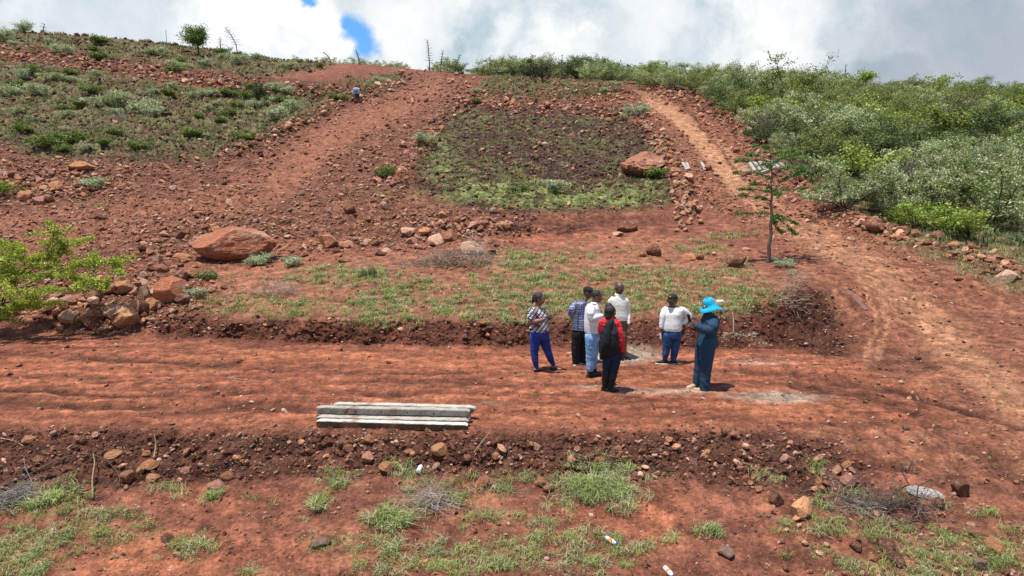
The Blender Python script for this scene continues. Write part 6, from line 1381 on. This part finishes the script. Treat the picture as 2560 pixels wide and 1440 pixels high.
twig_pile('brush_pile', 1300, 578, 90, 36, 70, 'dark burnt roots and twigs at the corner of the gully', 'brush pile', A(90, 72, 66), 4, .5, .014)
twig_pile('brush_pile', 1420, 582, 150, 20, 70, 'dark roots along the foot of the gully edge', 'roots', A(84, 62, 56), 5, .4, .012)
def twig(name, pts, rad, label, cat, col, lift=.015, group=None, z=None):
    """pts: (u, v, lift) along the ground"""
    W3 = np.array([gp(p[0], p[1], p[2] if len(p) > 2 else lift) for p in pts]); o3 = W3[0].copy(); m = len(W3)
    t = np.linspace(0, m-1, m*4); Q = np.stack([np.interp(t, np.arange(m), W3[:, i]) for i in range(3)], -1); Q = np.concatenate([Q[:1], (Q[:-2]+Q[1:-1]*2+Q[2:])/4, Q[-1:]])
    mb = MB(); mb.tube(Q-o3, np.linspace(rad, rad*.5, len(Q)), 6); o = link(name, mb.mesh(name, True), WOOD); o.location = o3; o.color = (*[float(x) for x in col], 1); tag(o, label, cat, group); return o
th = np.linspace(-2.6, 2.75, 22); loop = [(215+85*math.cos(-a+.3)+0, 1197+55*math.sin(a-.3)*.95, .03) for a in th]
VN = A(104, 84, 76)
twig('vine_loop', [(-30, 1232, .02), (40, 1205, .03), (90, 1185, .05), (130, 1166, .06), (165, 1153, .07), (205, 1147, .08), (240, 1150, .08), (270, 1165, .07), (290, 1185, .05), (297, 1205, .04), (290, 1228, .03), (268, 1244, .03), (235, 1251, .03), (200, 1244, .03), (172, 1228, .04), (155, 1216, .06)], .011, 'thick dark vine curled in a big loop on the front bank at left', 'vine', VN)
twig('stick', [(232, 1250, .02), (233, 1215, .10), (235, 1180, .16), (228, 1166, .2)], .013, 'pale forked stick standing inside the vine loop', 'stick', A(170, 150, 118))
twig('stick', [(383, 1148, .02), (386, 1130, .10), (388, 1115, .2)], .012, 'pale stick standing in the hollow of the front bank', 'stick', A(176, 150, 100))
for k, (pts, lb) in enumerate((([(5, 1098), (35, 1104), (60, 1118)], 'dry pale twig on the bank at the far left edge'), ([(128, 1100), (168, 1090)], 'straight pale twig on the bank left of the upright brown rock'), ([(168, 1124), (185, 1113)], 'short white twig lying above the vine loop'),
  ([(1185, 1135, .02), (1205, 1115, .07), (1226, 1098, .12)], 'thin straight twig leaning on the bank right of the posts'), ([(570, 945), (600, 950), (660, 956)], 'pale twig lying on the road left of the concrete posts'), ([(1285, 943), (1300, 940), (1315, 938)], 'white twig on the road left of the woman in patterned top'),
  ([(1480, 1125), (1510, 1132), (1530, 1120)], 'brown forked twig in the middle of the front bank'), ([(1620, 1120), (1650, 1112), (1665, 1108)], 'curved brown twig on the front bank'), ([(820, 1205), (780, 1180), (745, 1186)], 'thin root on the bank below the concrete posts'), ([(1880, 700), (1925, 708)], 'long white straight stick on the near plot'),
  ([(1655, 686), (1695, 697)], 'white stick on the near plot above the woman in white'), ([(530, 1358), (548, 1336)], 'dark charred stick on bare soil at lower left'))):
    twig('twig', pts, .009, lb, 'twig', A(84, 60, 54) if 'charred' in lb or 'root' in lb or 'brown' in lb else A(190, 168, 146))
# white-leaved uprooted plant hanging on the dark bank
P = gp(1834, 866); s = mpp(P)
def wl_(u, v, dy=0): return np.array([(u-1834)*s, dy, (866-v)*s*.9+.02])
brs = [([wl_(1834, 776, .25), wl_(1836, 800, .15), wl_(1832, 825, .05), wl_(1831, 830, 0)], .012, 2), ([wl_(1831, 828), wl_(1815, 835), wl_(1808, 842)], .009, .5), ([wl_(1831, 828), wl_(1838, 835), wl_(1840, 842)], .008, .5), ([wl_(1831, 828), wl_(1828, 840)], .006, .6), ([wl_(1818, 778, .2), wl_(1834, 780, .2)], .007, 2), ([wl_(1831, 829), wl_(1843, 834), wl_(1862, 838), wl_(1875, 835), wl_(1888, 832)], .008, .2), ([wl_(1875, 835), wl_(1888, 850), wl_(1905, 856)], .007, .3), ([wl_(1905, 856), wl_(1915, 864)], .005, .5)]
r_ = limb_tree('uprooted_plant', P, 'uprooted plant with whitish leaves hanging on the dark bank beside the overalls', 'plant', np.array([wl_(1836, 780, .25), wl_(1835, 800, .15), wl_(1832, 826, .04)]), [.012, .010, .008], brs, np.array([A(214, 208, 194), A(190, 184, 166)]), .03, 3, .035, A(196, 178, 160))
# thorny dry brush in the right foreground
P = gp(2240, 1275); s = mpp(P); brs = []
def tl_(u, v, dy=0): return np.array([(u-2240)*s, dy, (1275-v)*s])
for q in (((2110,1250),(2160,1262),(2210,1262),(2240,1240),(2255,1225)), ((2160,1262),(2100,1245),(2060,1240)), ((2240,1245),(2290,1255),(2330,1275),(2335,1240),(2310,1200)), ((2240,1240),(2258,1222),(2262,1205),(2258,1180),(2250,1160),(2235,1150)), ((2258,1180),(2270,1150),(2262,1140)), ((2330,1275),(2335,1300),(2340,1310)), ((2200,1262),(2230,1290),(2290,1310)), ((2290,1255),(2300,1220),(2320,1190))):
    brs.append(([tl_(*x, rgb_.normal(0, .08)) for x in q], .012, 2))
for _ in range(90):
    u, v = rgb_.normal(2240, 55), rgb_.normal(1250, 22); l = rgb_.uniform(12, 40); a = rgb_.uniform(-.6, 1.2)
    brs.append(([tl_(u, v, rgb_.normal(0, .12)), tl_(u+l*.5*math.cos(a), v-l*.5*math.sin(a)-2, rgb_.normal(0, .12)), tl_(u+l*math.cos(a), v-l*math.sin(a), rgb_.normal(0, .15))], .0035, 2))
r_ = limb_tree('thorn_brush', P, 'dead dark thorny branch tangled over the grass in the right foreground', 'brush', np.array([tl_(2200, 1278), tl_(2215, 1268), tl_(2240, 1250)]), [.014, .013, .01], brs, np.array([A(180, 172, 164)]), .02, 0, .05, A(96, 78, 76))
twig_pile('dry_brush', 2150, 1262, 170, 20, 170, 'pale grey dry foliage mat under the dead thorny branch', 'dry brush', A(150, 138, 130), 8, .5, .005)
twig_pile('dry_brush', 2290, 1290, 110, 24, 110, 'brownish dry twig mat right of the dead thorny branch', 'dry brush', A(130, 108, 102), 9, .4, .006)
twig_pile('dry_brush', 1080, 1262, 110, 36, 160, 'grey dry plant litter below the white bottle', 'dry brush', A(176, 162, 152), 10, .35, .005)
twig_pile('dry_brush', 30, 1262, 110, 40, 160, 'grey dead litter at the left edge below the front bank', 'dry brush', A(150, 144, 140), 11, .35, .006)
twig_pile('dry_brush', 700, 735, 150, 30, 160, 'pale dry litter on the left part of the near plot', 'dry brush', A(184, 164, 152), 12, .5, .006)
twig_pile('dry_brush', 300, 300, 60, 16, 40, 'grey twigs lying in the left hillside plot', 'dry brush', A(170, 164, 156), 13, .8, .02)
# broken concrete slab with holes
P = gp(2312, 1240); mb = MB(); V, F = rock_shape(np.random.default_rng(4), 4, 4, .03, (1, .55, .13)); s = mpp(P); mb.add(V*40*s*1.05, F); o = link('concrete_slab', mb.mesh('concrete_slab'), CONC); o.location = P+np.array([0, 0, .045]); o.rotation_euler = (.42, .12, -.25); o.color = (.85, .86, .87, 1); tag(o, 'broken light grey concrete slab with dark holes lying on the right foreground bank', 'slab')
hm = MB()
for hx, hy in ((-.10, .02), (-.01, .05), (-.06, -.05)): hm.ball((hx, hy, .030), (.012, .012, .008), lev=2)
link('hole', hm.mesh('hole'), PH, o)
# gravel heap behind the group: a low cone of grey grit
P = gp(1535, 897); s = mpp(P); mb = MB(); rg = np.random.default_rng(8); n1, n2 = 44, 64; V = []
for i in range(n1+1):
    r = i/n1
    for j in range(n2):
        a = j/n2*2*math.pi; hh = .26*math.exp(-4.2*r*r)*(1+.25*math.sin(2*a+1)+.12*math.sin(5*a))+.03*perlin(np.array([math.cos(a)*r*7]), np.array([math.sin(a)*r*7]), 3)[0]*(1-r); q_r = r*(1+.16*math.sin(3*a)+.10*math.sin(7*a+1)); V.append([math.cos(a)*q_r*.95, math.sin(a)*q_r*.62, hh*.9+.012-.05*r**2])
V = np.array(V)
for q in V: q[2] += gz(P[0]+q[0], P[1]+.35+q[1])-P[2]
i = np.arange(n1)[:, None]*n2; j = np.arange(n2)[None]; j2 = (j+1) % n2; mb.add(V, np.stack([i+j, i+j2, i+n2+j2, i+n2+j], -1).reshape(-1, 4))
m, T = mat('grit'); pos = T.n('ShaderNodeTexCoord').outputs['Object']; a_ = T.noise(pos, 60, 4, .7); b_ = T.noise(pos, 8, 4); finish(T, T.mix(1, T.mix(T.sstep(b_, .4, .65), (.22, .165, .125), (.32, .24, .175)), T.ramp(a_, [(.3, (.55, .55, .55)), (.7, (1.4, 1.4, 1.4))]), 'MULTIPLY'), .95, a_, 1, .02, .1)
o = link('gravel_heap', mb.mesh('gravel_heap', True), m); o.location = P+np.array([0, .35, .02]); tag(o, 'low heap of grey gravel on the road behind the standing people', 'gravel heap')
# litter
def bottle(u, v, az, L, R_, label, capc, labc, bodyc):
    P = gp(u, v, R_); r = empty('plastic_bottle', P, az); r.rotation_euler = (0, 0, az)
    def seg(nm, prof, m):
        mb = MB(); prof = np.array(prof, float); mb.tube(np.stack([prof[:, 0]*L, 0*prof[:, 0], 0*prof[:, 0]], -1), prof[:, 1]*R_, 16); return link(nm, mb.mesh(nm, True), m, r)
    seg('bottle_body', [(-.5, .75), (-.49, .98), (-.3, 1), (-.28, .93), (-.05, .95), (0, 1), (.18, 1), (.30, .75), (.38, .40), (.43, .36)], bodyc); seg('cap', [(.43, .42), (.44, .46), (.51, .46), (.515, .3)], capc)
    if labc: seg('label_band', [(-.12, 1.015), (-.11, 1.03), (.08, 1.03), (.09, 1.015)], labc)
    tag(r, label, 'bottle'); return r
WPL = cloth('milky_plastic', (.45, .48, .52), .3); BCAP = cloth('blue_plastic', (.02, .06, .45), .4); OLAB = cloth('orange_label', (.70, .22, .05), .5); WPL2 = cloth('white_plastic', (.6, .6, .62), .4)
bottle(1528, 1358, -.95, .20, .032, 'clear plastic bottle with orange label and blue cap in the bottom grass', BCAP, OLAB, WPL)
bottle(1672, 1436, -1.3, .20, .032, 'plastic bottle with blue cap cut by the bottom edge of the picture', BCAP, OLAB, WPL)
r = bottle(1050, 1176, 1.5, .22, .036, 'white plastic bottle lying end-on in grass at the foot of the front bank', WPL2, None, WPL2)
mb = MB(); rgx = np.random.default_rng(2); P = gp(1799, 757); mb.ball((0, 0, .03), (.11, .06, .045), lev=4); me_ = mb.mesh('crumpled'); co = np.array([v.co[:] for v in me_.vertices]); co *= (1+.5*fbm(co[:, 0]*30+co[:, 2]*25, co[:, 1]*30, 3, 3))[:, None]; me_.vertices.foreach_set('co', co.ravel()); o = link('crumpled_paper', me_, WPL2); o.location = P; tag(o, 'crumpled white litter on the rim of the bank behind the sun hat', 'litter')
# flat patch of soil on the side road, built as a thin board
a, b = gp(2120, 728), gp(2166, 776); mb = MB(); d = b-a; L = np.linalg.norm(d); d /= L; sd_ = np.cross(d, [0, 0, 1]); sd_ /= np.linalg.norm(sd_); mb.box((0, 0, 0), (L/2, .07, .02), np.stack([d, sd_, np.cross(d, sd_)], 1)); mb.box(d*.02, (L/2-.03, .065, .026), np.stack([d, sd_, np.cross(d, sd_)], 1)); o = link('soil_patch', mb.mesh('soil_patch'), WOOD); o.location = (a+b)/2+np.array([0, 0, .0]); o.color = (*A(140, 104, 98), 1); tag(o, 'dusty flat patch of soil in the side road above its wet dark bend', 'soil_patch')
# clumps one can pick out in the foreground
def clump_thing(u, v, wpx, hpx, label, pal, nt, seed, droop=1.1, silver=0):
    P = gp(u, v); s = mpp(P); rg = np.random.default_rng(seed); k = nt
    q = np.stack([rg.normal(0, wpx*s*.24, k), rg.normal(0, wpx*s*.16, k), np.zeros(k)], -1); 
    for i in range(k):
        x, y = P[0]+q[i, 0], P[1]+q[i, 1]; jj = int(np.clip(np.interp(1280+x/y*FPX*1.01, ucols, np.arange(NU)), 0, NU-1)); q[i, 2] = np.interp(y, VERT[:, jj, 1], VERT[:, jj, 2])-P[2]
    V, F, C = blades(q, rg.integers(16, 30, k), np.full(k, hpx*s)*rg.uniform(.5, 1, k), np.full(k, wpx*s*.10), rg, pal, .0034, droop)
    o = link('grass_clump', np_mesh('grass_clump', V, [F], C), LEAF); o.location = P; tag(o, label, 'grass clump'); return o
PS = np.array([A(176, 188, 128), A(150, 170, 92), A(204, 206, 164), A(126, 150, 74)])*1.25
clump_thing(1505, 1225, 230, 36, 'biggest silvery green clump sprawling over the foot of the front bank', PS, 120, 1, 1.3)
clump_thing(970, 1305, 110, 44, 'tall green clump with dry stalks in the middle of the foreground', PG, 34, 2, 1.3)
clump_thing(120, 1255, 120, 44, 'feathery pale green clump under the vine loop at left', PG*1.1, 26, 3)
clump_thing(1925, 1195, 70, 16, 'spidery bright green creeper between stones on the right bank', PG, 8, 4, 1.6)
clump_thing(535, 1245, 46, 24, 'small round green clump on bare soil at the foot of the bank', PB, 9, 5)
clump_thing(1772, 1332, 60, 30, 'green clump on a red mound in the bottom middle', PG, 12, 6)
clump_thing(796, 1270, 56, 40, 'pale green tussock on bare soil left of the middle foreground', PG*1.1, 12, 7)
clump_thing(925, 690, 40, 34, 'darker upright tussock on the near plot left of the brush pile', PD, 12, 8, .5)
clump_thing(1965, 1395, 36, 26, 'tiny bright green seedling on bare soil at the bottom right', PB, 4, 9)
